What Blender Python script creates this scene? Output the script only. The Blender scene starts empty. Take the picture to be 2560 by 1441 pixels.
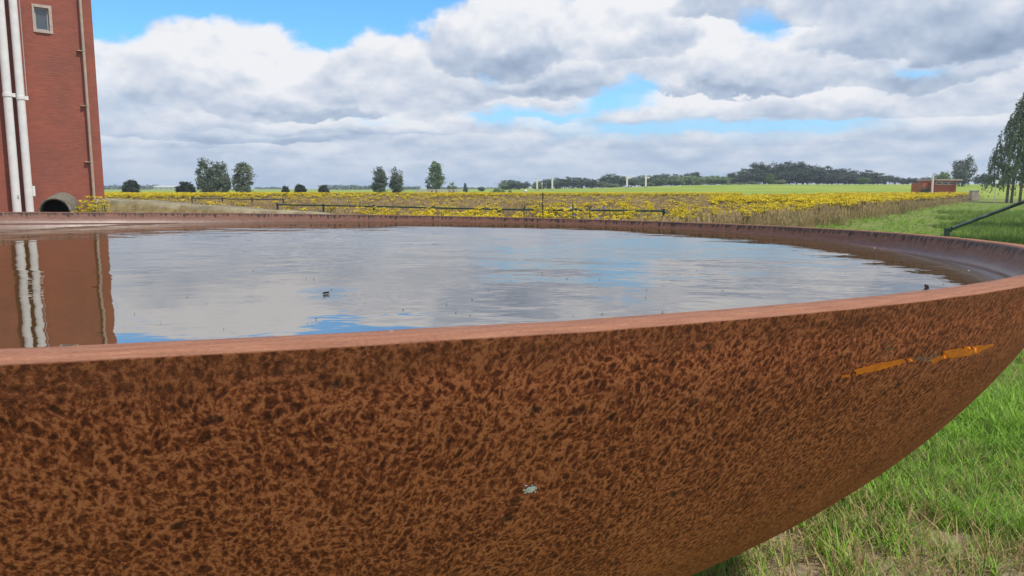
import bpy, math, random
import numpy as np
from mathutils import Vector, Matrix, Quaternion

R = math.radians
scene = bpy.context.scene
col = scene.collection
random.seed(7)
rng = np.random.default_rng(7)

# ------------------------------------------------------------------ camera
FPX = 1900.0                       # focal length in photograph pixels (2560 wide)
PITCH = math.atan(250.5 / FPX)
EYE = 1.62
cam_d = bpy.data.cameras.new('camera')
cam_d.sensor_width = 36.0
cam_d.lens = FPX / 2560 * 36.0
cam_d.clip_start = 0.05
cam_d.clip_end = 20000
cam = bpy.data.objects.new('camera', cam_d)
col.objects.link(cam)
cam.location = (0, 0, EYE)
cam.rotation_euler = (math.pi / 2 - PITCH, 0, 0)
scene.camera = cam

def ray(px, py):
    a = (px - 1280) / FPX
    b = (720.5 - py) / FPX
    return Vector((a, math.cos(PITCH) + b * math.sin(PITCH), -math.sin(PITCH) + b * math.cos(PITCH)))

def at(px, py, Y):
    r = ray(px, py)
    return Vector((r.x / r.y * Y, Y, EYE + r.z / r.y * Y))

# ------------------------------------------------------------------ light and exposure
SUN_EL = 61.0
SUN_XY = Vector((0.85, -0.53)).normalized()
sun_d = bpy.data.lights.new('sun', 'SUN')
sun_d.energy = 4.0
sun_d.angle = R(1.0)
sun_d.color = (1.0, 0.94, 0.85)
sun = bpy.data.objects.new('sun', sun_d)
col.objects.link(sun)
sdir = Vector((SUN_XY.x * math.cos(R(SUN_EL)), SUN_XY.y * math.cos(R(SUN_EL)), math.sin(R(SUN_EL))))
sun.rotation_euler = sdir.to_track_quat('Z', 'Y').to_euler()
sun.location = (0, 0, 60)

scene.cycles.max_bounces = 5
scene.cycles.diffuse_bounces = 2
scene.cycles.glossy_bounces = 3
scene.cycles.transmission_bounces = 2
scene.cycles.transparent_max_bounces = 6
vs = scene.view_settings
vs.view_transform = 'Standard'
vs.look = 'None'
vs.exposure = 0.0
vs.gamma = 1.0
vs.use_curve_mapping = False

# ------------------------------------------------------------------ node helper
class NT:
    def __init__(self, tree):
        self.t = tree
        self.n = tree.nodes
        self.l = tree.links
    def node(self, typ, **kw):
        nd = self.n.new(typ)
        for k, v in kw.items():
            setattr(nd, k, v)
        return nd
    def put(self, sock, v):
        if v is None:
            return
        if isinstance(v, bpy.types.NodeSocket):
            self.l.new(v, sock)
        else:
            sock.default_value = v
    def m(self, op, a, b=None, c=None, clamp=False):
        nd = self.node('ShaderNodeMath', operation=op, use_clamp=clamp)
        self.put(nd.inputs[0], a)
        self.put(nd.inputs[1], b)
        self.put(nd.inputs[2], c)
        return nd.outputs[0]
    def v(self, op, a, b=None):
        nd = self.node('ShaderNodeVectorMath', operation=op)
        self.put(nd.inputs[0], a)
        if b is not None:
            if op == 'SCALE':
                self.put(nd.inputs['Scale'], b)
            else:
                self.put(nd.inputs[1], b)
        return nd.outputs['Value'] if op in ('DOT_PRODUCT', 'LENGTH', 'DISTANCE') else nd.outputs['Vector']
    def mix(self, f, a, b, blend='MIX'):
        nd = self.node('ShaderNodeMix', data_type='RGBA', blend_type=blend)
        self.put(nd.inputs[0], f)
        for s, x in ((nd.inputs[6], a), (nd.inputs[7], b)):
            if isinstance(x, (tuple, list)) and len(x) == 3:
                x = tuple(x) + (1,)
            self.put(s, x)
        return nd.outputs[2]
    def noise(self, vec, scale, detail=2, rough=0.5, dist=0.0, out='Fac'):
        nd = self.node('ShaderNodeTexNoise')
        self.put(nd.inputs['Vector'], vec)
        nd.inputs['Scale'].default_value = scale
        nd.inputs['Detail'].default_value = detail
        nd.inputs['Roughness'].default_value = rough
        nd.inputs['Distortion'].default_value = dist
        return nd.outputs[out]
    def smooth(self, x, lo, hi, a=0.0, b=1.0):
        nd = self.node('ShaderNodeMapRange', interpolation_type='SMOOTHSTEP')
        self.put(nd.inputs[0], x)
        for i, q in enumerate((lo, hi, a, b)):
            self.put(nd.inputs[1 + i], q)
        return nd.outputs[0]
    def ramp(self, x, stops):
        nd = self.node('ShaderNodeValToRGB')
        self.put(nd.inputs[0], x)
        e = nd.color_ramp.elements
        while len(e) < len(stops):
            e.new(0.5)
        for s, (p, c) in zip(e, stops):
            s.position = p
            s.color = tuple(c) + (1,)
        return nd.outputs[0]
    def mapping(self, vec, scale=(1, 1, 1), loc=(0, 0, 0), rot=(0, 0, 0)):
        nd = self.node('ShaderNodeMapping')
        self.put(nd.inputs['Vector'], vec)
        nd.inputs['Scale'].default_value = scale
        nd.inputs['Location'].default_value = loc
        nd.inputs['Rotation'].default_value = rot
        return nd.outputs[0]
    def comb(self, x, y, z):
        nd = self.node('ShaderNodeCombineXYZ')
        for i, q in enumerate((x, y, z)):
            self.put(nd.inputs[i], q)
        return nd.outputs[0]
    def sep(self, v):
        nd = self.node('ShaderNodeSeparateXYZ')
        self.put(nd.inputs[0], v)
        return nd.outputs

# ------------------------------------------------------------------ world: blue sky with broken cumulus
world = bpy.data.worlds.new('World')
scene.world = world
world.use_nodes = True
w = NT(world.node_tree)
w.n.clear()
SKY_STRENGTH = 0.1
sky = w.node('ShaderNodeTexSky', sky_type='NISHITA', sun_disc=False)
sky.sun_elevation = R(SUN_EL)
sky.sun_rotation = math.atan2(SUN_XY.x, SUN_XY.y)
sky.altitude = 20
sky.air_density = 1.0
sky.dust_density = 0.4
sky.ozone_density = 1.6
dirv = w.node('ShaderNodeTexCoord').outputs['Generated']
dx, dy, dz = w.sep(dirv)
az = w.m('ARCTAN2', dx, dy)
el = w.m('ARCSINE', dz)
ae = w.comb(az, el, 0.0)
# billow the cloud outlines
q3 = w.comb(dx, dy, w.m('DIVIDE', w.m('MULTIPLY', dz, 1.15), w.m('ADD', w.m('ABSOLUTE', dz), 0.40)))
wa = w.noise(q3, 8.0, 3, 0.55, out='Color')
wb = w.noise(q3, 30.0, 3, 0.65, out='Color')
warp = w.v('ADD', w.v('SCALE', w.v('SUBTRACT', wa, (0.5, 0.5, 0.5)), 0.105),
           w.v('SCALE', w.v('SUBTRACT', wb, (0.5, 0.5, 0.5)), 0.040))
calm = w.smooth(el, 0.015, 0.15, 0.30, 1.0)
warp = w.v('MULTIPLY', w.v('SCALE', warp, calm), (1.0, 0.62, 0.0))
aew = w.v('ADD', ae, warp)

def azel(px, py):
    r = ray(px, py).normalized()
    return math.atan2(r.x, r.y), math.asin(r.z)

def gsum(coord, items, start):
    acc = start
    for (px, py, rx, ry, wt) in items:
        c = azel(px, py)
        d = w.v('SUBTRACT', coord, (c[0], c[1], 0.0))
        d = w.v('MULTIPLY', d, (FPX / rx, FPX / ry, 0.0))
        e = w.m('EXPONENT', w.m('MULTIPLY', w.v('DOT_PRODUCT', d, d), -1.0))
        acc = w.m('MULTIPLY_ADD', e, wt, acc)
    return acc

COVER = [  # where clouds stand (+) and where the blue shows (-)
    (640, -60, 440, 165, -1.6), (300, -40, 280, 160, -1.3), (830, 60, 110, 62, -0.9), (320, 75, 60, 45, -0.2),
    (620, 190, 430, 95, 0.35), (1010, 130, 120, 80, 0.25), (1250, 120, 260, 120, 0.30), (1050, 20, 70, 50, 0.16),
    (1900, 62, 60, 30, -0.60), (1575, 242, 80, 28, -0.7), (1300, 292, 130, 20, -0.50), (1480, 262, 80, 22, -0.4),
    (1840, 312, 230, 18, -0.5), (1600, 325, 150, 17, -0.4), (2300, 165, 80, 16, -0.5), (2080, 320, 120, 18, -0.4), (950, 300, 90, 14, -0.3), (1230, 190, 60, 24, -0.3), (300, 110, 50, 24, -0.10),
    (1680, 130, 240, 90, 0.30), (2200, 60, 420, 110, 0.32), (2150, 215, 330, 55, 0.22), (1680, 262, 110, 32, 0.22),
    (1000, 400, 1500, 45, 0.25), (2300, 330, 400, 60, 0.10), (700, 330, 500, 50, 0.20),
]
# cumulus heaps, farthest first: centre of the flat base, half width, rise, sag (photograph pixels), tone of top and of underside, opacity
CLOUDS = [
    (350, 398, 330, 24, 10, .66, .50, .6), (1000, 392, 380, 22, 10, .66, .52, .6), (1750, 395, 420, 28, 10, .66, .52, .6), (2300, 385, 300, 30, 12, .66, .5, .6),
    (700, 378, 190, 32, 10, .92, .60, .9), (380, 356, 170, 24, 10, .82, .55, .9), (1150, 360, 190, 30, 12, .86, .58, .85), (1500, 362, 200, 30, 14, .78, .58, .7),
    (1980, 360, 260, 34, 12, .76, .56, .7), (2350, 335, 240, 50, 20, .80, .56, .8), (1380, 330, 130, 26, 10, .82, .6, .7),
    (600, 336, 310, 54, 17, .94, .40, 1), (850, 322, 260, 44, 14, .92, .52, .95), (420, 300, 220, 48, 20, .80, .56, .9),
    (320, 250, 150, 150, 70, .80, .66, .95), (480, 232, 180, 160, 48, .88, .55, 1), (640, 250, 170, 180, 48, .95, .48, 1), (805, 268, 180, 155, 34, 1.0, .26, 1),
    (1230, 268, 260, 66, 26, .93, .60, 1), (1000, 225, 210, 155, 50, .90, .55, 1), (1130, 220, 150, 140, 60, .84, .55, 1),
    (1680, 300, 150, 84, 20, .98, .58, 1), (1840, 292, 150, 58, 18, .92, .60, 1), (2130, 270, 270, 90, 26, .95, .58, 1), (2420, 250, 260, 90, 40, .74, .48, .9),
    (1460, 205, 270, 150, 46, .95, .46, 1), (1770, 222, 250, 160, 32, .94, .32, 1), (2060, 170, 220, 140, 50, .94, .50, 1), (2260, 175, 200, 110, 40, .80, .44, .9),
    (1260, 120, 210, 150, 70, .86, .44, 1), (1580, 110, 190, 140, 60, .98, .60, .9), (1960, 14, 280, 56, 40, .60, .42, .85), (2400, 75, 360, 140, 56, .56, .36, .95),
]
nz = w.noise(q3, 6.0, 6, 0.55)
nzu = w.noise(w.v('ADD', q3, (0.0, 0.0, 0.040)), 6.0, 4, 0.55)
fine = w.noise(q3, 15.0, 4, 0.55)
fineu = w.noise(w.v('ADD', q3, (0.0, 0.0, 0.020)), 15.0, 3, 0.55)
cov = gsum(aew, COVER, 0.10)
dens = w.m('ADD', w.m('MULTIPLY_ADD', w.m('SUBTRACT', nz, 0.5), 0.85, cov), w.m('MULTIPLY_ADD', fine, 0.34, 0.25))
alpha = w.smooth(dens, 0.24, 0.62)
relief = w.m('MULTIPLY', w.m('SUBTRACT', nz, nzu), 1.2)
relief = w.m('MULTIPLY_ADD', w.m('SUBTRACT', fine, fineu), 0.75, relief)
grain = w.m('MULTIPLY_ADD', w.m('SUBTRACT', fine, 0.5), 0.16, relief)
tone = 0.74
cover = alpha
for (px, py, rx, ru, rd, top, bot, op) in CLOUDS:
    c = azel(px, py)
    nd = w.node('ShaderNodeVectorMath', operation='MULTIPLY_ADD')
    w.put(nd.inputs[0], aew)
    nd.inputs[1].default_value = (FPX / rx, FPX / ru, 0.0)
    nd.inputs[2].default_value = (-c[0] * FPX / rx, -c[1] * FPX / ru, 0.0)
    xn, yn, _ = w.sep(nd.outputs[0])
    yn = w.m('MINIMUM', yn, w.m('MULTIPLY', yn, ru / rd))
    r2 = w.m('MULTIPLY_ADD', xn, xn, w.m('MULTIPLY', yn, yn))
    a_ = w.smooth(r2, 1.02, 0.68, 0.0, op)
    lt = w.smooth(yn, -0.45, 0.75, bot + 0.07, top + 0.12)
    tone = w.m('MULTIPLY_ADD', a_, w.m('SUBTRACT', lt, tone), tone)
    cover = w.m('MAXIMUM', cover, a_)
gaps = gsum(aew, [g for g in COVER if g[4] < -0.25 and g[1] > 60], 0.0)
alpha = w.m('MULTIPLY', cover, w.smooth(gaps, -0.62, -0.14, 0.12, 1.0))
lit = w.m('ADD', tone, grain)
S = 1.0 / SKY_STRENGTH
def sc(c): return tuple(q * S for q in c)
rampc = w.ramp(lit, [(0.10, (0.25, 0.33, 0.47)), (0.36, (0.37, 0.46, 0.61)), (0.58, (0.53, 0.61, 0.745)),
                     (0.82, (0.745, 0.785, 0.865)), (1.0, (0.90, 0.91, 0.94))])
cloudc = w.mix(1.0, rampc, (S, S, S), 'MULTIPLY')
bluec = w.mix(1.0, sky.outputs[0], (0.85, 1.60, 2.10), 'MULTIPLY')
bluec = w.mix(w.smooth(el, 0.02, 0.20, 0.6, 0.0), bluec, tuple(q / SKY_STRENGTH for q in (0.40, 0.64, 0.92)))
skyc = w.mix(alpha, bluec, cloudc)
hz = w.smooth(el, -0.01, 0.115, 0.78, 0.0)                            # air near the horizon
hzc = w.mix(w.smooth(fine, 0.35, 0.68), sc((0.42, 0.55, 0.74)), sc((0.62, 0.72, 0.86)))
skyc = w.mix(hz, skyc, hzc)
bg = w.node('ShaderNodeBackground')
w.put(bg.inputs['Color'], skyc)
bg.inputs['Strength'].default_value = SKY_STRENGTH
world.cycles.sampling_method = 'NONE'
wo = w.node('ShaderNodeOutputWorld')
w.l.new(bg.outputs[0], wo.inputs['Surface'])

# ------------------------------------------------------------------ materials
def new_mat(name):
    m = bpy.data.materials.new(name)
    m.use_nodes = True
    t = NT(m.node_tree)
    b = t.n['Principled BSDF']
    return m, t, b

def simple(name, c, rough=0.7, var=0.15, scale=8.0, spec=0.3, metal=0.0, bump=0.0):
    m, t, b = new_mat(name)
    co = t.node('ShaderNodeTexCoord').outputs['Object']
    n = t.noise(co, scale, 5, 0.6)
    lo = tuple(q * (1 - var) for q in c)
    hi = tuple(min(1, q * (1 + var)) for q in c)
    t.put(b.inputs['Base Color'], t.ramp(n, [(0.3, lo), (0.7, hi)]))
    b.inputs['Roughness'].default_value = rough
    b.inputs['Metallic'].default_value = metal
    b.inputs['Specular IOR Level'].default_value = spec
    if bump:
        bn = t.node('ShaderNodeBump')
        bn.inputs['Distance'].default_value = bump
        t.put(bn.inputs['Height'], n)
        t.put(b.inputs['Normal'], bn.outputs[0])
    return m

def leafy(name, c, var=0.35, trans=0.25):
    """foliage: colour differs from plant to plant and clump to clump, some light passes through"""
    m, t, b = new_mat(name)
    oi = t.node('ShaderNodeObjectInfo')
    co = t.node('ShaderNodeTexCoord').outputs['Object']
    n = t.noise(co, 9.0, 3, 0.6)
    f = t.m('ADD', t.m('MULTIPLY', n, 0.7), t.m('MULTIPLY', oi.outputs['Random'], 0.3))
    lo = tuple(q * (1 - var) for q in c)
    hi = tuple(q * (1 + var) for q in c)
    cc = t.ramp(f, [(0.25, lo), (0.75, hi)])
    t.put(b.inputs['Base Color'], cc)
    b.inputs['Roughness'].default_value = 0.6
    b.inputs['Specular IOR Level'].default_value = 0.25
    tr = t.node('ShaderNodeBsdfTranslucent')
    t.put(tr.inputs['Color'], cc)
    mx = t.node('ShaderNodeMixShader')
    mx.inputs[0].default_value = trans
    t.l.new(b.outputs[0], mx.inputs[1])
    t.l.new(tr.outputs[0], mx.inputs[2])
    t.l.new(mx.outputs[0], t.n['Material Output'].inputs['Surface'])
    return m

M = {}
# outer face of the weathering steel bowl: dark scabs in a net of tan rust
def rust_outer():
    m, t, b = new_mat('weathering_steel_outside')
    uv = t.node('ShaderNodeUVMap', uv_map='UVMap').outputs[0]
    wob = t.noise(uv, 9.0, 3, 0.5, out='Color')
    uvd = t.v('ADD', uv, t.v('SCALE', t.v('SUBTRACT', wob, (0.5, 0.5, 0.5)), 0.03))
    st = t.mapping(uvd, scale=(1.0, 0.74, 1.0))
    n1 = t.noise(st, 185.0, 5, 0.74)
    n2 = t.noise(st, 430.0, 3, 0.7)
    runs = t.noise(t.mapping(uvd, scale=(1.0, 0.07, 1.0)), 95.0, 3, 0.6)
    vn = t.node('ShaderNodeTexVoronoi', feature='DISTANCE_TO_EDGE')
    t.put(vn.inputs['Vector'], t.v('ADD', st, t.v('SCALE', t.v('SUBTRACT', t.noise(st, 60.0, 2, 0.6, out='Color'), (0.5, 0.5, 0.5)), 0.016)))
    vn.inputs['Scale'].default_value = 120.0
    rdg = t.smooth(vn.outputs['Distance'], 0.0, 0.30, 1, 0)
    big = t.noise(uv, 2.2, 4, 0.6)
    mid = t.noise(uv, 11.0, 3, 0.5)
    x = t.m('ADD', t.m('MULTIPLY', n1, 0.70), t.m('MULTIPLY', n2, 0.30))
    x = t.m('MULTIPLY_ADD', t.m('SUBTRACT', runs, 0.5), 0.09, x)
    x = t.m('MULTIPLY_ADD', t.m('SUBTRACT', rdg, 0.40), 0.11, x)
    x = t.m('ADD', x, t.m('MULTIPLY', t.m('SUBTRACT', big, 0.5), 0.12))
    x = t.m('ADD', x, t.m('MULTIPLY', t.m('SUBTRACT', mid, 0.5), 0.08))
    c = t.ramp(x, [(0.37, (0.064, 0.017, 0.011)), (0.455, (0.175, 0.040, 0.019)), (0.525, (0.335, 0.081, 0.034)),
                   (0.590, (0.60, 0.184, 0.081)), (0.74, (0.69, 0.24, 0.11))])
    hue = t.noise(uv, 20.0, 4, 0.6)
    c = t.mix(t.smooth(hue, 0.55, 0.75, 0, 0.45), c, (0.16, 0.040, 0.016))
    vor = t.node('ShaderNodeTexVoronoi', feature='F1')
    t.put(vor.inputs['Vector'], t.mapping(uvd, scale=(1.0, 1.25, 1.0)))
    vor.inputs['Scale'].default_value = 24.0
    spot = t.m('SUBTRACT', vor.outputs['Distance'], t.m('MULTIPLY', t.noise(uv, 120.0, 3, 0.6), 0.16))
    pick = t.sep(vor.outputs['Color'])[0]
    sp = t.m('MULTIPLY', t.smooth(spot, 0.02, 0.10, 1, 0), t.smooth(pick, 0.45, 0.55))
    c = t.mix(t.m('MULTIPLY', sp, 0.65), c, (0.016, 0.010, 0.012))
    # a hand's breadth of smoother, browner rust below the lip, where water runs over
    vv = t.sep(uv)[1]
    edge = t.m('ADD', vv, t.m('MULTIPLY', mid, 0.06))
    lip = t.smooth(edge, 0.035, 0.075, 0.55, 0.0)
    c = t.mix(lip, c, t.ramp(n1, [(0.35, (0.10, 0.030, 0.015)), (0.65, (0.29, 0.095, 0.044))]))
    t.put(b.inputs['Base Color'], c)
    b.inputs['Roughness'].default_value = 0.78
    b.inputs['Specular IOR Level'].default_value = 0.22
    bn = t.node('ShaderNodeBump')
    bn.inputs['Strength'].default_value = 0.5
    bn.inputs['Distance'].default_value = 0.004
    t.put(bn.inputs['Height'], x)
    t.put(b.inputs['Normal'], bn.outputs[0])
    return m

def rust_rim():
    m, t, b = new_mat('weathering_steel_rim')
    uv = t.node('ShaderNodeUVMap', uv_map='UVMap').outputs[0]
    st = t.mapping(uv, scale=(0.25, 1.6, 1.0))
    n1 = t.noise(st, 70.0, 5, 0.65)
    n2 = t.noise(uv, 260.0, 3, 0.6)
    x = t.m('ADD', t.m('MULTIPLY', n1, 0.6), t.m('MULTIPLY', n2, 0.4))
    c = t.ramp(x, [(0.36, (0.190, 0.080, 0.047)), (0.50, (0.268, 0.117, 0.070)), (0.64, (0.33, 0.16, 0.092))])
    o = t.noise(uv, 16.0, 4, 0.6)
    c = t.mix(t.smooth(o, 0.60, 0.72, 0, 0.5), c, (0.42, 0.165, 0.06))
    t.put(b.inputs['Base Color'], c)
    b.inputs['Roughness'].default_value = 0.8
    b.inputs['Specular IOR Level'].default_value = 0.2
    bn = t.node('ShaderNodeBump')
    bn.inputs['Strength'].default_value = 0.4
    bn.inputs['Distance'].default_value = 0.0015
    t.put(bn.inputs['Height'], x)
    t.put(b.inputs['Normal'], bn.outputs[0])
    return m

def rust_inner():
    m, t, b = new_mat('weathering_steel_inside')
    uv = t.node('ShaderNodeUVMap', uv_map='UVMap').outputs[0]
    us, vv, _ = t.sep(uv)
    n1 = t.noise(t.mapping(uv, scale=(0.35, 1.0, 1.0)), 60.0, 5, 0.6)
    c = t.ramp(n1, [(0.3, (0.115, 0.048, 0.030)), (0.7, (0.20, 0.088, 0.056))])
    # dried black slime hanging from the lip
    fr = t.noise(t.comb(t.m('MULTIPLY', us, 46.0), t.m('MULTIPLY', vv, 9.0), 0.0), 1.0, 5, 0.75)
    fl = t.noise(t.comb(t.m('MULTIPLY', us, 3.0), 7.0, 0.0), 1.0, 3, 0.6)
    length = t.m('ADD', t.m('MULTIPLY', t.smooth(fr, 0.36, 0.70), 0.042), t.m('MULTIPLY', t.smooth(fl, 0.55, 0.75), 0.03))
    length = t.m('MULTIPLY', length, t.smooth(fr, 0.34, 0.46))
    slime = t.m('MULTIPLY', t.smooth(t.m('SUBTRACT', vv, length), -0.006, 0.003, 1, 0), t.smooth(vv, 0.000, 0.006))
    c = t.mix(t.m('MULTIPLY', slime, 0.93), c, (0.012, 0.007, 0.005))
    sp = t.noise(uv, 90.0, 3, 0.7)
    c = t.mix(t.m('MULTIPLY', t.smooth(sp, 0.66, 0.70), 0.8), c, (0.015, 0.009, 0.006))
    wet = t.smooth(t.m('ADD', vv, t.m('MULTIPLY', t.noise(uv, 5.0, 3), 0.03)), 0.045, 0.095)
    t.put(b.inputs['Base Color'], t.mix(t.m('MULTIPLY', wet, 0.30), c, (0.09, 0.055, 0.045)))
    t.put(b.inputs['Roughness'], t.m('SUBTRACT', 0.74, t.m('MULTIPLY', wet, 0.40)))
    b.inputs['Specular IOR Level'].default_value = 0.5
    bn = t.node('ShaderNodeBump')
    bn.inputs['Strength'].default_value = 0.35
    bn.inputs['Distance'].default_value = 0.002
    t.put(bn.inputs['Height'], t.m('ADD', n1, t.m('MULTIPLY', slime, 0.8)))
    t.put(b.inputs['Normal'], bn.outputs[0])
    return m

M['rust_out'] = rust_outer()
M['rust_rim'] = rust_rim()
M['rust_in'] = rust_inner()

# ------------------------------------------------------------------ mesh helpers
class MB:
    def __init__(self):
        self.v = []
        self.f = []
        self.mi = []
    def add(self, vs, fs, mi=0):
        o = len(self.v)
        self.v += [tuple(q) for q in vs]
        self.f += [tuple(i + o for i in f) for f in fs]
        self.mi += [mi] * len(fs)
    def box(self, c, s, mi=0, rz=0.0, mat=None):
        hx, hy, hz_ = s[0] / 2, s[1] / 2, s[2] / 2
        ca, sa = math.cos(rz), math.sin(rz)
        vs = []
        for z in (-hz_, hz_):
            for x, y in ((-hx, -hy), (hx, -hy), (hx, hy), (-hx, hy)):
                p = Vector((c[0] + x * ca - y * sa, c[1] + x * sa + y * ca, c[2] + z))
                vs.append(mat @ p if mat else p)
        self.add(vs, [(3, 2, 1, 0), (4, 5, 6, 7), (0, 1, 5, 4), (1, 2, 6, 5), (2, 3, 7, 6), (3, 0, 4, 7)], mi)
    def tube(self, pts, rad, seg=8, mi=0, cap=True):
        pts = [Vector(p) for p in pts]
        if not isinstance(rad, (list, tuple)):
            rad = [rad] * len(pts)
        vs = []
        for i, p in enumerate(pts):
            d = (pts[min(i + 1, len(pts) - 1)] - pts[max(i - 1, 0)])
            d = d.normalized() if d.length > 1e-9 else Vector((0, 0, 1))
            ref = Vector((0, 0, 1)) if abs(d.z) < 0.9 else Vector((1, 0, 0))
            a = d.cross(ref).normalized()
            b_ = d.cross(a)
            for k in range(seg):
                t = 2 * math.pi * k / seg
                vs.append(p + (a * math.cos(t) + b_ * math.sin(t)) * rad[i])
        fs = []
        for i in range(len(pts) - 1):
            for k in range(seg):
                k2 = (k + 1) % seg
                fs.append((i * seg + k, i * seg + k2, (i + 1) * seg + k2, (i + 1) * seg + k))
        if cap:
            n0 = len(vs)
            vs += vs[:seg] + vs[(len(pts) - 1) * seg:len(pts) * seg]
            fs.append(tuple(n0 + k for k in range(seg - 1, -1, -1)))
            fs.append(tuple(n0 + seg + k for k in range(seg)))
        self.add(vs, fs, mi)
    def mesh(self, name, mats, smooth=False):
        me = bpy.data.meshes.new(name)
        me.from_pydata(self.v, [], self.f)
        for m in mats:
            me.materials.append(m)
        me.polygons.foreach_set('material_index', self.mi)
        me.polygons.foreach_set('use_smooth', [smooth] * len(self.f))
        me.update()
        return me
    def build(self, name, mats, parent=None, smooth=False):
        if not isinstance(mats, (list, tuple)):
            mats = [mats]
        return link(name, self.mesh(name, mats, smooth), parent)

def link(name, me, parent=None, loc=None, rz=None, scl=None):
    o = bpy.data.objects.new(name, me)
    col.objects.link(o)
    if parent:
        o.parent = parent
    if loc is not None:
        o.location = loc
    if rz is not None:
        o.rotation_euler = (0, 0, rz)
    if scl is not None:
        o.scale = scl if isinstance(scl, (tuple, list)) else (scl, scl, scl)
    return o

def tag(o, label=None, cat=None, group=None, kind=None):
    if label: o['label'] = label
    if cat: o['category'] = cat
    if group: o['group'] = group
    if kind: o['kind'] = kind
    return o

def thing(name, label, cat, loc=(0, 0, 0), rz=0.0, group=None):
    return tag(link(name, None, None, loc, rz), label, cat, group)

def sstep(x, a, b):
    t = min(1.0, max(0.0, (x - a) / (b - a)))
    return t * t * (3 - 2 * t)

# edge between the tall flower field and the mown grass
EP = Vector((11.0, 29.0)); ED = Vector((0.571, 0.821)).normalized(); EN = Vector((-ED.y, ED.x))
def field_d(x, y):                     # > 0 on the field side
    return (x - EP.x) * EN.x + (y - EP.y) * EN.y

def gz(x, y):
    """height of the land: flat, with a low grassy rise far off to the right"""
    if y < 60:
        h = 0.0
    else:
        a = x / y
        h = sstep(y, 125, 270) * (0.9 + 1.9 * sstep(a, -0.03, 0.33)) * sstep(a, -0.12, 0.02)
    # the mown bank on the right: a shallow swale beside the field
    d = -field_d(x, y)
    if d > 0 and 8 < y < 140:
        h -= 0.12 * sstep(d, 0.0, 3.0) * sstep(y, 9, 16) * sstep(-y, -140, -90)
    return h

# ------------------------------------------------------------------ ground
def ground_mat():
    m, t, b = new_mat('ground_cover')
    co = t.node('ShaderNodeNewGeometry').outputs['Position']
    x, y, z = t.sep(co)
    big = t.noise(co, 0.05, 5, 0.6)
    n1 = t.noise(co, 1.1, 6, 0.65)
    n2 = t.noise(co, 14.0, 6, 0.7)
    wobble = t.m('MULTIPLY', t.m('SUBTRACT', t.noise(co, 0.35, 4, 0.6), 0.5), 3.0)
    d = t.m('ADD', t.m('MULTIPLY', t.m('SUBTRACT', x, EP.x), EN.x), t.m('MULTIPLY', t.m('SUBTRACT', y, EP.y), EN.y))
    d = t.m('ADD', d, wobble)
    nn = t.m('ADD', t.m('MULTIPLY', n1, 0.5), t.m('MULTIPLY', n2, 0.5))
    grass = t.ramp(nn, [(0.30, (0.085, 0.105, 0.030)), (0.50, (0.15, 0.185, 0.048)), (0.70, (0.22, 0.235, 0.080))])
    field = t.ramp(nn, [(0.30, (0.15, 0.092, 0.048)), (0.50, (0.25, 0.155, 0.085)), (0.70, (0.33, 0.22, 0.12))])
    far = t.ramp(t.m('ADD', t.m('MULTIPLY', big, 0.7), t.m('MULTIPLY', n1, 0.3)),
                 [(0.32, (0.15, 0.225, 0.030)), (0.5, (0.22, 0.29, 0.042)), (0.68, (0.36, 0.36, 0.085))])
    # worn, sandy patch beside the bowl
    px_ = t.m('SUBTRACT', x, 1.62)
    py_ = t.m('SUBTRACT', y, 3.02)
    pd = t.m('SQRT', t.m('ADD', t.m('POWER', px_, 2.0), t.m('MULTIPLY', t.m('POWER', py_, 2.0), 2.1)))
    pd = t.m('ADD', pd, t.m('MULTIPLY', t.m('SUBTRACT', t.noise(co, 2.6, 4, 0.6), 0.5), 0.9))
    soil = t.ramp(t.noise(co, 30.0, 6, 0.7), [(0.3, (0.17, 0.125, 0.080)), (0.55, (0.29, 0.225, 0.150)), (0.75, (0.37, 0.30, 0.21))])
    c = t.mix(t.smooth(pd, 0.65, 1.05, 1, 0), grass, soil)
    bd = t.v('DISTANCE', t.comb(x, y, 0.0), (-1.21, 3.2, 0.0))
    c = t.mix(t.smooth(t.m('ADD', bd, t.m('MULTIPLY', n1, 0.5)), 1.9, 2.5, 1, 0), c, soil)   # bare earth under the dish
    c = t.mix(t.smooth(d, -0.3, 0.5), c, field)
    fy = t.m('ADD', y, t.m('MULTIPLY', wobble, 3.0))
    c = t.mix(t.smooth(fy, 112.0, 124.0), c, far)
    t.put(b.inputs['Base Color'], c)
    b.inputs['Roughness'].default_value = 0.95
    b.inputs['Specular IOR Level'].default_value = 0.08
    bn = t.node('ShaderNodeBump')
    bn.inputs['Strength'].default_value = 0.6
    bn.inputs['Distance'].default_value = 0.03
    t.put(bn.inputs['Height'], n2)
    t.put(b.inputs['Normal'], bn.outputs[0])
    return m
M['ground'] = ground_mat()

def make_ground():
    ys = [-40, -20, -8, 0] + list(np.linspace(1, 16, 31)) + list(np.linspace(17, 60, 40)) + list(np.linspace(63, 320, 60)) + [380, 460, 560, 700, 850, 1000]
    us = np.linspace(-1, 1, 111)
    xs = [math.copysign(abs(u) * 22 + abs(u) ** 3 * 260 + abs(u) ** 9 * 640, u) for u in us]
    v = [(x, y, gz(x, y)) for y in ys for x in xs]
    n = len(xs)
    f = [(j * n + i, j * n + i + 1, (j + 1) * n + i + 1, (j + 1) * n + i) for j in range(len(ys) - 1) for i in range(n - 1)]
    me = bpy.data.meshes.new('ground')
    me.from_pydata(v, [], f)
    me.materials.append(M['ground'])
    me.polygons.foreach_set('use_smooth', [True] * len(f))
    tag(link('ground', me), kind='structure')
make_ground()

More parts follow.
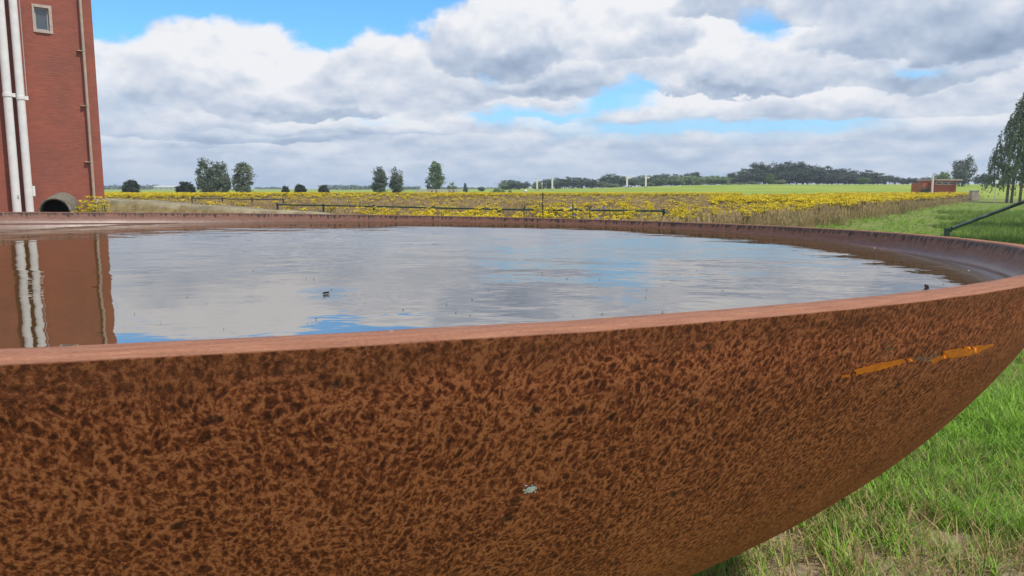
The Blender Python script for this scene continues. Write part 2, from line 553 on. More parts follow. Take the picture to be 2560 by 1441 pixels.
# ------------------------------------------------------------------ the steel bowl
U = 0.1
BC = Vector((-12.102, 32.053, -1.510)) * U + Vector((0, 0, EYE))       # centre of the rim circle
BN = Vector((0.01400, 0.02119, 0.99968)).normalized()                  # it leans by about a degree
RB = 28.987 * U
WALL = 0.050

def bowl_profile():
    ph = R(68)
    r, z, s, ds = RB, 0.0, 0.0, 0.012
    out = [(r, z, ph)]
    while r > 0.02 and ph > 0:
        r -= math.cos(ph) * ds
        z -= math.sin(ph) * ds
        ph -= ds / (1.2 if ph > R(36) else 4.5)
        out.append((r, z, ph))
    return out
PROF = bowl_profile()
BROT = Vector((0, 0, 1)).rotation_difference(BN)
BMAT = Matrix.Translation(BC) @ BROT.to_matrix().to_4x4()
BINV = BMAT.inverted()

def surf(th, s, off=0.0):
    """point on the outside of the bowl, s metres down from the lip"""
    k = min(len(PROF) - 2, s / 0.012)
    i = int(k); f = k - i
    r = PROF[i][0] * (1 - f) + PROF[i + 1][0] * f
    z = PROF[i][1] * (1 - f) + PROF[i + 1][1] * f
    ph = PROF[i][2] * (1 - f) + PROF[i + 1][2] * f
    r += off * math.sin(ph); z -= off * math.cos(ph)
    return Vector((r * math.cos(th), r * math.sin(th), z))

def bowl_hit(px, py):
    """(angle, distance below lip) where the line of sight meets the outside of the bowl"""
    o = BINV @ Vector((0, 0, EYE)); d = (BINV.to_3x3() @ ray(px, py)).normalized()
    t = 0.3
    while t < 6:
        p = o + d * t
        r = math.hypot(p.x, p.y)
        if p.z < 0:
            for i in range(len(PROF) - 1):
                if PROF[i + 1][1] <= p.z <= PROF[i][1]:
                    if r < PROF[i][0]:
                        return math.atan2(p.y, p.x), (i + (PROF[i][1] - p.z) / (PROF[i][1] - PROF[i + 1][1])) * 0.012
                    break
        t += 0.0007
    return None

def make_bowl():
    root = thing('steel_bowl', 'huge round rust-brown steel bowl brimming with water', 'bowl', BC)
    root.rotation_mode = 'QUATERNION'
    root.rotation_quaternion = BROT
    NS = 400
    # outer face, rim, inner face share edges but are meshes of their own materials in one continuous shell
    ring = []                                                           # (r, z, mat, v)
    ring += [(RB - WALL * 0.0, 0.0)]
    me = bpy.data.meshes.new('shell')
    prof = []
    acc = 0.0
    step = 2
    idx = list(range(0, 60, 1)) + list(range(60, len(PROF), 3))
    for i in idx[1:][::-1]:
        prof.append((PROF[i][0], PROF[i][1], 0, i * 0.012))
    # lip: small rounded outer edge, faint step, rounded inner edge
    e = 0.0012
    prof.append((RB - 0.00242, -0.006, 0, 0.006))
    prof.append((RB - 0.00129, -0.0032, 0, 0.0032))
    prof.append((RB - 0.00089, -0.0022, 0, 0.0022))
    prof.append((RB - 0.0005, -e, 0, 0.0012))
    prof.append((RB - 0.0007, -0.0004, 1, 0.000))
    prof.append((RB - e, 0.0, 1, 0.0012))
    prof.append((RB - 0.0130, 0.0, 1, 0.0130))
    prof.append((RB - 0.0140, 0.0008, 1, 0.0142))
    prof.append((RB - WALL + e, 0.0008, 1, 0.0488))
    prof.append((RB - WALL + 0.0004, 0.0002, 1, 0.050))
    # inner wall with a weld seam ring
    s_ = 0.0
    while s_ < 3.3:
        p = surf(0, s_, -WALL)
        if p.z < -0.003 and p.x > 0.05:
            off = 0.0035 if 0.098 < s_ < 0.110 else 0.0         # bead of the weld
            prof.append((min(p.x, RB - WALL) - off, p.z, 2, -p.z * 1.05))
        s_ += 0.006 if s_ < 0.34 else 0.045
    vs = []; fs = []; mi = []; uvs = []
    n = len(prof)
    jit = [0.0004 * math.sin(37 * 2 * math.pi * k / NS + 1.3) + 0.0004 * math.sin(11 * 2 * math.pi * k / NS) + random.gauss(0, 0.00035) for k in range(NS)]
    for k in range(NS):
        th = 2 * math.pi * k / NS
        for (r, z, _m, _v) in prof:
            jj = jit[k] if z > -0.02 else 0.0
            vs.append(((r + jj) * math.cos(th), (r + jj) * math.sin(th), z + jj * 0.6))
    for k in range(NS):
        k2 = (k + 1) % NS
        for i in range(n - 1):
            fs.append((k * n + i, k2 * n + i, k2 * n + i + 1, k * n + i + 1))
            mi.append(prof[i + 1][2] if prof[i + 1][2] != 1 else 1)
            u0, u1 = 2 * math.pi * k / NS * RB, 2 * math.pi * (k + 1) / NS * RB
            va, vb = prof[i][3], prof[i + 1][3]
            if prof[i][2] == 1 and prof[i + 1][2] == 2:
                va = 0.0
            if prof[i][2] == 0 and prof[i + 1][2] == 1:
                va = 0.0
            uvs += [(u0, va), (u1, va), (u1, vb), (u0, vb)]
    me.from_pydata(vs, [], fs)
    for q in ('rust_out', 'rust_rim', 'rust_in'):
        me.materials.append(M[q])
    me.polygons.foreach_set('material_index', mi)
    me.polygons.foreach_set('use_smooth', [True] * len(fs))
    lay = me.uv_layers.new(name='UVMap')
    lay.data.foreach_set('uv', [c for q in uvs for c in q])
    me.update()
    link('shell', me, root)
    # low foot that carries the dish
    ft = MB()
    zb = PROF[-1][1]
    ft.tube([(0, 0, zb - 0.14), (0, 0, zb + 0.06)], [0.62, 0.62], 48)
    ft.build('foot', M['rust_out'], root)
    # orange primer arrow scraped on to the outside
    def worn(name, c, lo, hi, scale):
        m = simple(name, c, 0.65, 0.30, scale * 0.7)
        t = NT(m.node_tree)
        co = t.node('ShaderNodeTexCoord').outputs['Object']
        t.put(t.n['Principled BSDF'].inputs['Alpha'], t.smooth(t.noise(co, scale, 4, 0.7), lo, hi))
        return m
    M['primer'] = worn('orange_primer', (0.97, 0.21, 0.018), 0.14, 0.36, 150.0)
    M['bare'] = worn('scraped_pale_steel', (0.36, 0.31, 0.26), 0.46, 0.66, 160.0)
    M['lime'] = worn('bird_lime', (0.90, 0.85, 0.77), 0.15, 0.45, 300.0)
    def decal(name, poly, mat, off=0.0011, label=None):
        """thin skin of paint on the curved face; poly is a strip of pixel pairs (upper, lower)"""
        b_ = MB(); row = []
        fine = []
        for (a, c), (a2, c2) in zip(poly[:-1], poly[1:]):
            nseg = 10
            for q in range(nseg):
                t = q / nseg
                fine.append(((a[0] + (a2[0] - a[0]) * t, a[1] + (a2[1] - a[1]) * t), (c[0] + (c2[0] - c[0]) * t, c[1] + (c2[1] - c[1]) * t)))
        fine.append(poly[-1])
        for (a, c) in fine:
            j1 = random.uniform(-1.6, 1.6); j2 = random.uniform(-1.6, 1.6)
            h1 = bowl_hit(a[0], a[1] + j1); h2 = bowl_hit(c[0], c[1] + j2)
            if h1 and h2:
                row.append((surf(h1[0], h1[1], off), surf((h1[0] + h2[0]) / 2, (h1[1] + h2[1]) / 2, off), surf(h2[0], h2[1], off)))
        vs2 = [p for r_ in row for p in r_]
        fs2 = []
        for i in range(len(row) - 1):
            for j in range(2):
                fs2.append((3 * i + j, 3 * i + j + 1, 3 * i + j + 4, 3 * i + j + 3))
        b_.add(vs2, fs2)
        o = b_.build(name, mat, root, True)
        if label:
            o['label'] = label
        return o
    decal('paint_streak', [((2105, 938), (2107, 946)), ((2125, 934), (2130, 942))], M['primer'], label='faded end of the orange paint streak')
    decal('paint_streak', [((2140, 931), (2143, 939)), ((2152, 921), (2160, 935)), ((2200, 908), (2206, 924)), ((2235, 902), (2240, 915)), ((2262, 897), (2266, 906))],
          M['primer'], label='tail half of the orange paint arrow')
    decal('paint_streak', [((2270, 896), (2273, 906)), ((2282, 893), (2290, 902))], M['primer'], label='small orange paint patch in the gap')
    decal('scraped_patch', [((2262, 904), (2264, 909)), ((2290, 896), (2294, 905)), ((2326, 888), (2330, 906)), ((2352, 884), (2354, 890))],
          M['bare'], 0.0007, label='pale bare scraped patch in the orange arrow')
    decal('paint_streak', [((2330, 900), (2332, 908)), ((2360, 888), (2364, 898)), ((2364, 878), (2372, 896)), ((2396, 872), (2404, 892)), ((2430, 866), (2440, 886)),
          ((2440, 863), (2447, 887)), ((2470, 863), (2462, 876)), ((2489, 860), (2488, 863))], M['primer'], label='orange arrow head of scraped paint')
    for k in range(4):
        y = 846 + k * 12
        decal('scratch', [((2212 + k, y + 4), (2213 + k, y + 8)), ((2238 - k, y - 1), (2239 - k, y + 3))], M['rust_rim'], 0.0008)
    # pale bird lime: splash on the flank and smears on the lip
    for (px, py, rr, nn) in ((1328, 1224, 15, 110),):
        b_ = MB()
        for k in range(nn):
            ang = random.uniform(0, 6.283); dist = abs(random.gauss(0, rr * 0.48))
            h = bowl_hit(px + dist * math.cos(ang) * 1.15, py + dist * math.sin(ang) * 0.8)
            r_ = random.uniform(0.0007, 0.0019) * (1.5 if dist < rr * 0.45 else 0.6)
            ctr = surf(h[0], h[1], 0.0012)
            e1 = (surf(h[0] + 0.002, h[1]) - surf(h[0], h[1])).normalized()
            e2 = (surf(h[0], h[1] + 0.02) - surf(h[0], h[1])).normalized()
            nrm = (surf(h[0], h[1], 0.01) - surf(h[0], h[1])).normalized()
            sg = 7
            ringp = [ctr + (e1 * math.cos(6.283 * q / sg) + e2 * math.sin(6.283 * q / sg)) * r_ * random.uniform(0.7, 1.2) for q in range(sg)]
            b_.add([ctr + nrm * 0.0012] + ringp, [(0, q + 1, (q + 1) % sg + 1) for q in range(sg)])
        o = b_.build('bird_lime', M['lime'], root, True); o['label'] = 'white splash of bird lime on the rusty flank'
    b_ = MB()
    for k in range(5):
        p = BINV @ at(977 + k * 5.4 + random.uniform(-3, 3), 828.5 + random.uniform(-1.5, 1.5) - k * 0.25, 1.0)
        d = (BINV @ Vector((0, 0, EYE))); v_ = (p - d); tt = (0.003 - d.z) / v_.z
        p = d + v_ * tt
        r_ = random.uniform(0.0007, 0.0016)
        rp = [p + Vector((math.cos(6.283 * q / 6) * r_ * 1.6, math.sin(6.283 * q / 6) * r_ * random.uniform(.6, 1.2), 0)) for q in range(6)]
        b_.add([p + Vector((0, 0, 0.0012))] + rp, [(0, q + 1, (q + 1) % 6 + 1) for q in range(6)])
    o = b_.build('bird_lime', M['bare'], root, True); o['label'] = 'pale smears of bird lime on the lip'
    return root
make_bowl()

# ------------------------------------------------------------------ water in the bowl
WZ = EYE - 0.262
INSECT = None
def water_point(px, py, dz=0.0):
    r = ray(px, py); t = (WZ + dz - EYE) / r.z
    return Vector((r.x * t, r.y * t, WZ + dz))
INSECT = water_point(815, 736)

def water_mat():
    m, t, b = new_mat('pond_water')
    co = t.node('ShaderNodeNewGeometry').outputs['Position']
    b.inputs['Base Color'].default_value = (0.065, 0.040, 0.010, 1)
    b.inputs['Roughness'].default_value = 0.012
    b.inputs['IOR'].default_value = 5.5
    b.inputs['Specular IOR Level'].default_value = 0.5
    cr = t.mapping(co, rot=(0, 0, R(18)), scale=(0.75, 1.15, 1.0))
    n1 = t.noise(cr, 2.3, 2, 0.45)
    n2 = t.noise(cr, 6.5, 3, 0.5)
    n3 = t.noise(co, 0.8, 2, 0.5)
    n4 = t.noise(cr, 21.0, 2, 0.5)
    patch = t.smooth(t.noise(co, 0.55, 2, 0.5), 0.35, 0.65, 0.35, 1.3)
    h = t.m('ADD', t.m('MULTIPLY', n1, 0.0046), t.m('MULTIPLY', n2, 0.0016))
    h = t.m('ADD', h, t.m('MULTIPLY', n4, 0.00012))
    h = t.m('MULTIPLY', h, patch)
    h = t.m('ADD', h, t.m('MULTIPLY', n3, 0.004))
    dv = t.v('DISTANCE', co, tuple(INSECT))
    wave = t.m('MULTIPLY', t.m('SINE', t.m('MULTIPLY', dv, 260.0)), t.m('MULTIPLY', t.m('EXPONENT', t.m('MULTIPLY', dv, -11.0)), 0.00022))
    h = t.m('ADD', h, wave)
    bn = t.node('ShaderNodeBump')
    bn.inputs['Strength'].default_value = 1.0
    bn.inputs['Distance'].default_value = 1.0
    t.put(bn.inputs['Height'], h)
    t.put(b.inputs['Normal'], bn.outputs[0])
    return m
M['water'] = water_mat()
def make_water():
    n = 256
    vs = [(BC.x, BC.y, WZ)]
    for k in range(n):                       # edge of the level water lies within the thickness of the leaning wall
        th = 6.2831853 * k / n
        lo, hi = 0.0, 0.6
        for _ in range(30):
            md = (lo + hi) / 2
            if (BMAT @ surf(th, md, -WALL * 0.55)).z > WZ: lo = md
            else: hi = md
        p = BMAT @ surf(th, lo, -WALL * 0.55)
        vs.append((p.x, p.y, WZ))
    b_ = MB()
    b_.add(vs, [(0, k + 1, (k + 1) % n + 1) for k in range(n)])
    tag(b_.build('water', M['water']), kind='structure')
make_water()

M['speck'] = simple('dark_plant_litter', (0.035, 0.028, 0.022), 0.8, 0.4, 90.0)
M['pale_litter'] = simple('pale_petal_litter', (0.55, 0.50, 0.42), 0.8, 0.2, 60.0)
def make_litter():
    b_ = MB()
    for k in range(55):
        px = random.uniform(310, 2380); py = random.choice((random.uniform(600, 840), random.uniform(660, 830)))
        top = 845 - (px - 600) * 0.05
        if py > top - 10: continue
        p = water_point(px, py, 0.0012)
        l_ = random.uniform(0.0012, 0.0036) * (0.6 + 0.18 * p.y); w_ = l_ * random.uniform(0.25, 0.6); a = random.uniform(-0.5, 0.5)
        ca, sa = math.cos(a), math.sin(a)
        ring = [(p.x + ca * l_ * cx - sa * w_ * cy, p.y + sa * l_ * cx + ca * w_ * cy, p.z) for cx, cy in ((-1, 0), (-.4, -1), (.5, -.8), (1, .1), (.4, 1), (-.5, .8))]
        b_.add(ring + [(p.x, p.y, p.z + 0.0016)], [(i, (i + 1) % 6, 6) for i in range(6)], 0)
    for (px, py) in ((2205, 624), (2187, 620), (2422, 677)):
        p = water_point(px, py, 0.0012); l_ = random.uniform(0.002, 0.005)
        b_.add([(p.x - l_, p.y, p.z), (p.x, p.y - l_ * .4, p.z), (p.x + l_, p.y, p.z), (p.x, p.y + l_ * .4, p.z + 0.001)], [(0, 1, 2, 3)], 1)
    tag(b_.build('floating_litter', [M['speck'], M['pale_litter']]), 'tiny dark specks of litter drifting on the water', 'litter', kind='stuff')
make_litter()

def make_insect():
    root = thing('insect', 'small dark insect struggling on the water amid ring ripples', 'insect', INSECT)
    b_ = MB(); b_.tube([(-0.011, 0, 0.003), (-0.006, 0, 0.005), (0.0, 0, 0.005), (0.003, 0, 0.0055), (0.008, 0, 0.006), (0.011, 0, 0.0045)],
                       [0.001, 0.0036, 0.0026, 0.0034, 0.0036, 0.0016], 8)
    b_.build('body', M['speck'], root, True)
    M['wing'] = simple('insect_wing', (0.25, 0.22, 0.18), 0.35, 0.2, 60.0)
    for s in (-1, 1):
        b_ = MB()
        b_.add([(0.004, s * 0.002, 0.008), (-0.006, s * 0.006, 0.010), (-0.014, s * 0.010, 0.010), (-0.012, s * 0.003, 0.009)], [(0, 1, 2, 3)])
        b_.build('wing', M['wing'], root)
        for k in range(3):
            b_ = MB(); x = 0.006 - k * 0.005
            b_.tube([(x, s * 0.003, 0.004), (x + 0.001, s * 0.008, 0.006), (x + 0.002, s * 0.014, 0.0008)], 0.0006, 4)
            b_.build('leg', M['speck'], root)
    root.rotation_euler = (0, 0, 0.5)
    root.scale = (0.75, 0.75, 0.75)
make_insect()

def make_snail():
    o = BINV @ Vector((0, 0, EYE)); d = BINV.to_3x3() @ ray(2338, 726)
    p = o + d * ((0.003 - o.z) / d.z)
    # sits on the inner edge of the lip
    th = math.atan2(p.y, p.x); r_ = RB - WALL + 0.006
    p = BMAT @ Vector((r_ * math.cos(th), r_ * math.sin(th), 0.0024))
    root = thing('snail', 'tiny dark brown snail sitting on the bowl lip', 'snail', p, 0.3)
    root.scale = (0.5, 0.5, 0.42)
    M['snail_shell'] = simple('snail_shell', (0.045, 0.020, 0.014), 0.25, 0.5, 200.0, 0.5)
    b_ = MB(); pts = []; rad = []
    for k in range(34):
        t = k / 33 * 2.3 * 2 * math.pi; q = 0.0008 * math.exp(0.145 * t)
        pts.append((q * math.cos(t), 0.0055 * (1 - k / 33) * -0.5, 0.0062 + q * math.sin(t))); rad.append(max(0.0006, q * 0.62))
    b_.tube(pts, rad, 10)
    b_.build('shell', M['snail_shell'], root, True)
    M['snail_body'] = simple('snail_body', (0.07, 0.05, 0.04), 0.4, 0.2, 200.0)
    b_ = MB(); b_.tube([(-0.010, 0, 0.001), (-0.004, 0, 0.0015), (0.004, 0, 0.0018), (0.009, 0, 0.0025), (0.011, 0, 0.002)], [0.0006, 0.0016, 0.002, 0.0017, 0.0008], 8)
    b_.build('body', M['snail_body'], root, True)
make_snail()

# ------------------------------------------------------------------ brick tower
def brick_mat():
    m, t, b = new_mat('red_brick')
    uv = t.node('ShaderNodeUVMap', uv_map='UVMap').outputs[0]
    br = t.node('ShaderNodeTexBrick')
    t.put(br.inputs['Vector'], uv)
    br.inputs['Color1'].default_value = (0.37, 0.118, 0.080, 1)
    br.inputs['Color2'].default_value = (0.30, 0.098, 0.068, 1)
    br.inputs['Mortar'].default_value = (0.27, 0.115, 0.085, 1)
    br.inputs['Scale'].default_value = 1.0
    br.inputs['Mortar Size'].default_value = 0.010
    br.inputs['Brick Width'].default_value = 0.22
    br.inputs['Row Height'].default_value = 0.068
    n = t.noise(uv, 0.6, 5, 0.6)
    c = t.mix(0.8, br.outputs['Color'], t.ramp(n, [(0.35, (0.80, 0.86, 0.92)), (0.65, (1.12, 1.02, 0.96))]), 'MULTIPLY')
    t.put(b.inputs['Base Color'], c)
    b.inputs['Roughness'].default_value = 0.9
    b.inputs['Specular IOR Level'].default_value = 0.15
    bn = t.node('ShaderNodeBump', invert=True)
    bn.inputs['Strength'].default_value = 0.6
    bn.inputs['Distance'].default_value = 0.01
    t.put(bn.inputs['Height'], br.outputs['Fac'])
    t.put(b.inputs['Normal'], bn.outputs[0])
    return m
M['brick'] = brick_mat()
M['white_pipe'] = simple('white_pipe_paint', (0.74, 0.73, 0.70), 0.45, 0.08, 3.0, 0.4)
M['beige_pipe'] = simple('beige_zinc_pipe', (0.42, 0.34, 0.26), 0.6, 0.15, 4.0)
M['stone'] = simple('pale_stone_surround', (0.46, 0.37, 0.31), 0.85, 0.15, 6.0)
M['frame'] = simple('grey_window_frame', (0.45, 0.45, 0.45), 0.5, 0.05, 5.0)
def glass_mat():
    m, t, b = new_mat('window_glass')
    b.inputs['Base Color'].default_value = (0.06, 0.075, 0.085, 1)
    b.inputs['Roughness'].default_value = 0.06
    b.inputs['Specular IOR Level'].default_value = 0.8
    b.inputs['IOR'].default_value = 1.6
    return m
M['glass'] = glass_mat()

TF = Vector((0.753, 0.657, 0.0)).normalized()        # along the visible face, away from the viewer
TN = Vector((TF.y, -TF.x, 0.0))                      # out of the face
TP = at(260, 470, 31.0); TP.z = 0.0                  # foot of the visible corner
def face_pt(px, py, out=0.0):
    """line of sight on to the tower face -> (distance from the corner towards us, height)"""
    r = ray(px, py); o = Vector((0, 0, EYE)); p0 = TP + TN * out
    t = (p0 - o).dot(TN) / r.dot(TN)
    p = o + r * t
    return -(p - TP).dot(TF), p.z
TM = Matrix(((-TF.x, TN.x, 0, TP.x), (-TF.y, TN.y, 0, TP.y), (0, 0, 1, 0), (0, 0, 0, 1)))   # local x along face to us, y out, z up

def make_tower():
    root = thing('brick_tower', 'tall red brick tower with white drainpipes beside the water bowl', 'tower', (0, 0, 0))
    root.matrix_world = TM
    W, D, H = 7.5, 7.0, 24.0
    x0, z1 = face_pt(78, 9); x1, z0 = face_pt(133, 86)
    ax0, az1 = face_pt(84, 17); ax1, az0 = face_pt(125, 79)
    wx0, wx1 = sorted((ax0, ax1)); wz0, wz1 = sorted((az0, az1))
    # wall: four faces, the seen one with its window opening
    vs = []; fs = []; uv = []
    def quad(p, q):
        o = len(vs); vs.extend(p); fs.append((o, o + 1, o + 2, o + 3)); uv.extend(q)
    xs = [0, wx0, wx1, W]; zs = [-0.5, wz0, wz1, H]
    for i in range(3):
        for j in range(3):
            if i == 1 and j == 1: continue
            quad([(xs[i], 0, zs[j]), (xs[i + 1], 0, zs[j]), (xs[i + 1], 0, zs[j + 1]), (xs[i], 0, zs[j + 1])],
                 [(xs[i], zs[j]), (xs[i + 1], zs[j]), (xs[i + 1], zs[j + 1]), (xs[i], zs[j + 1])])
    dp = -0.16
    for (a, c) in (((wx0, wz0), (wx1, wz0)), ((wx1, wz0), (wx1, wz1)), ((wx1, wz1), (wx0, wz1)), ((wx0, wz1), (wx0, wz0))):
        quad([(a[0], 0, a[1]), (c[0], 0, c[1]), (c[0], dp, c[1]), (a[0], dp, a[1])], [(0, 0), (0.6, 0), (0.6, 0.16), (0, 0.16)])
    quad([(0, 0, -0.5), (0, -D, -0.5), (0, -D, H), (0, 0, H)], [(0, -0.5), (D, -0.5), (D, H), (0, H)])
    quad([(W, 0, -0.5), (W, -D, -0.5), (W, -D, H), (W, 0, H)], [(0, -0.5), (D, -0.5), (D, H), (0, H)])
    quad([(0, -D, -0.5), (W, -D, -0.5), (W, -D, H), (0, -D, H)], [(0, -0.5), (W, -0.5), (W, H), (0, H)])
    me = bpy.data.meshes.new('wall'); me.from_pydata(vs, [], fs)
    lay = me.uv_layers.new(name='UVMap'); lay.data.foreach_set('uv', [c for q in uv for c in q])
    me.materials.append(M['brick']); me.update()
    link('wall', me, root)
    b_ = MB(); b_.box((W / 2, -D / 2, H + 0.15), (W + 0.5, D + 0.5, 0.3)); b_.build('roof', M['stone'], root)
    # window
    fw = thing('window', None, None); fw.parent = root
    fx0, fx1 = sorted((x0, x1)); fz0, fz1 = sorted((z0, z1))
    b_ = MB(); t_ = 0.05
    b_.box(((fx0 + wx0) / 2, 0.0, (fz0 + fz1) / 2), (wx0 - fx0, t_, fz1 - fz0))
    b_.box(((fx1 + wx1) / 2, 0.0, (fz0 + fz1) / 2), (fx1 - wx1, t_, fz1 - fz0))
    b_.box(((wx0 + wx1) / 2, 0.001, (fz1 + wz1) / 2), (wx1 - wx0 + 0.002, t_, fz1 - wz1))
    b_.build('surround', M['stone'], fw)
    b_ = MB(); b_.box(((wx0 + wx1) / 2, 0.012, (fz0 + wz0) / 2), (wx1 - wx0 + 0.004, t_ + 0.03, wz0 - fz0)); b_.build('sill', M['stone'], fw)
    b_ = MB(); k = 0.055; y = -0.11
    b_.box((wx0 + k / 2, y, (wz0 + wz1) / 2), (k, 0.05, wz1 - wz0)); b_.box((wx1 - k / 2, y, (wz0 + wz1) / 2), (k, 0.05, wz1 - wz0))
    b_.box(((wx0 + wx1) / 2, y, wz1 - k / 2), (wx1 - wx0 - 2 * k, 0.05, k)); b_.box(((wx0 + wx1) / 2, y, wz0 + k / 2), (wx1 - wx0 - 2 * k, 0.05, k))
    b_.build('frame', M['frame'], fw)
    b_ = MB(); b_.box(((wx0 + wx1) / 2, y - 0.01, (wz0 + wz1) / 2), (wx1 - wx0 - 2 * k, 0.012, wz1 - wz0 - 2 * k)); b_.build('pane', M['glass'], fw)
    # two thick white pipes
    def pipe(name, px_l, px_r, py, rad_k, mat, out, lab):
        xl, _ = face_pt(px_l, py, out); xr, _ = face_pt(px_r, py, out)
        x = (xl + xr) / 2; r_ = abs(xl - xr) / 2 * rad_k
        b = MB(); b.tube([(x, out, 0.3), (x, out, 8.0), (x, out, 16.0), (x, out, H - 0.3)], r_, 20)
        o = b.build(name, mat, root, True); o['label'] = lab
        return o, x, r_
    p1, xa, ra = pipe('drainpipe', 29, 54, 510, 0.92, M['white_pipe'], 0.30, 'white drainpipe farther from the tower corner')
    p2, xb, rb = pipe('drainpipe', 62, 85, 510, 0.92, M['white_pipe'], 0.30, 'white drainpipe nearer the beige pipe')
    p3, xc, rc = pipe('drainpipe', 229, 238, 470, 0.80, M['beige_pipe'], 0.16, 'thin beige drainpipe near the tower corner')
    _, zc = face_pt(22, 238, 0.3); _, zd = face_pt(65, 246, 0.3); _, ze = face_pt(84, 478, 0.3)
    for (o, x, r_, zz) in ((p1, xa, ra, zc), (p2, xb, rb, zd), (p1, xa, ra, zc + 5), (p2, xb, rb, zd + 5)):
        b = MB(); b.tube([(x, 0.3, zz - 0.06), (x, 0.3, zz + 0.06)], r_ + 0.02, 20); b.box((x, 0.13, zz), (0.08, 0.26, 0.08))
        b.box((x - r_ - 0.04, 0.32, zz), (0.12, 0.10, 0.14))
        b.build('clamp', M['white_pipe'], o)
    b = MB(); b.box((xb - rb - 0.03, 0.30, ze), (0.09, 0.16, 0.38)); b.build('junction_box', M['white_pipe'], p2)
    b = MB(); b.box((xa - 0.05, 0.30 + ra, ze - 0.2), (0.06, 0.04, 0.10)); b.build('latch', M['frame'], p1)
    b = MB(); b.tube([(xb - rb - 0.07, 0.30, zd), (xb - rb - 0.07, 0.30, H - 0.3)], 0.012, 6); b.build('cable', M['frame'], p2)
    for py in (128, 265, 405):
        _, zz = face_pt(215, py, 0.16)
        b = MB(); b.tube([(xc, 0.16, zz - 0.03), (xc, 0.16, zz + 0.03)], rc + 0.012, 14); b.box((xc + 0.12, 0.06, zz), (0.20, 0.12, 0.03))
        b.build('bracket', M['beige_pipe'], p3)
make_tower()

# ------------------------------------------------------------------ ramp, embankment and culvert between tower and bowl
M['path'] = simple('pale_ramp_gravel', (0.235, 0.205, 0.135), 0.95, 0.45, 1.5, 0.1, bump=0.02)
M['bank'] = simple('dry_bank_earth', (0.22, 0.175, 0.085), 0.95, 0.35, 3.0, 0.1, bump=0.04)
M['concrete'] = simple('weathered_concrete', (0.36, 0.335, 0.29), 0.9, 0.35, 4.0, 0.15, bump=0.01)
def ramp_z(x):
    return max(0.02, 1.235 - 0.070 * (x + 14.6))
def make_ramp():
    YN = 27.0
    xs = np.linspace(-14.75, 3.0, 60)
    b1 = MB(); b2 = MB()
    row = []
    for x in xs:
        z = ramp_z(x) if x > -14.6 else 1.235
        row.append((x, z + 0.02 * math.sin(x * 2.3) + 0.015 * math.sin(x * 5.1)))
    n = len(row)
    b1.add([p for (x, z) in row for p in ((x, YN - 0.12, z - 0.17), (x, YN, z), (x, YN + 1.3, z + 0.01), (x, YN + 1.6, z - 0.4))],
           [(4 * i + j, 4 * i + 4 + j, 4 * i + 5 + j, 4 * i + 1 + j) for i in range(n - 1) for j in range(3)])
    tag(b1.build('path', M['path'], None, True), kind='structure')
    b2.add([p for (x, z) in row for p in ((x, YN - 3.0 - 0.6 * z, -0.05), (x, YN - 1.4, max(-0.04, (z - 0.24) * 0.5)), (x, YN - 0.10, z - 0.14), (x, YN + 1.5, z - 0.2), (x, YN + 4.5, -0.05))],
           [(5 * i + j, 5 * i + 5 + j, 5 * i + 6 + j, 5 * i + 1 + j) for i in range(n - 1) for j in range(4)])
    tag(b2.build('embankment', M['bank'], None, True), kind='structure')
make_ramp()

def make_culvert():
    Y = 24.0
    c0 = at(137, 533, Y); rin = 33 * Y / FPX; rout = 39 * Y / FPX
    c1 = at(158, 517, Y + 2.6)
    root = thing('culvert_pipe', 'round concrete culvert mouth in the bank at the tower foot', 'culvert', c0)
    d = (c1 - c0); N = 32
    def ring(rr, o): return [Vector(o) + Vector((math.cos(6.2831853 * k / N) * rr, 0.18 * math.cos(6.2831853 * k / N) * rr, math.sin(6.2831853 * k / N) * rr)) for k in range(N)]
    b_ = MB()
    rings = [ring(rin, d), ring(rin, (0, 0, 0)), ring(rin + 0.03, (0, -0.02, 0)), ring(rout - 0.03, (0, -0.02, 0)), ring(rout, (0, 0.02, 0)), ring(rout, d)]
    b_.add([p for r_ in rings for p in r_], [(i * N + k, i * N + (k + 1) % N, (i + 1) * N + (k + 1) % N, (i + 1) * N + k) for i in range(5) for k in range(N)])
    M['pipe_concrete'] = simple('mossy_pipe_concrete', (0.15, 0.130, 0.100), 0.9, 0.5, 5.0, 0.15, bump=0.01)  # darker than the other concrete, tone uneven
    b_.build('pipe', M['pipe_concrete'], root, True)
    M['dark'] = simple('hollow_shade', (0.006, 0.006, 0.006), 1.0, 0.1, 3.0)
    b_ = MB(); b_.add(ring(rin + 0.01, d * 0.30), [tuple(range(N))]); b_.build('shade_disc', M['dark'], root)  # near-black disc stands in for the darkness inside the pipe
make_culvert()

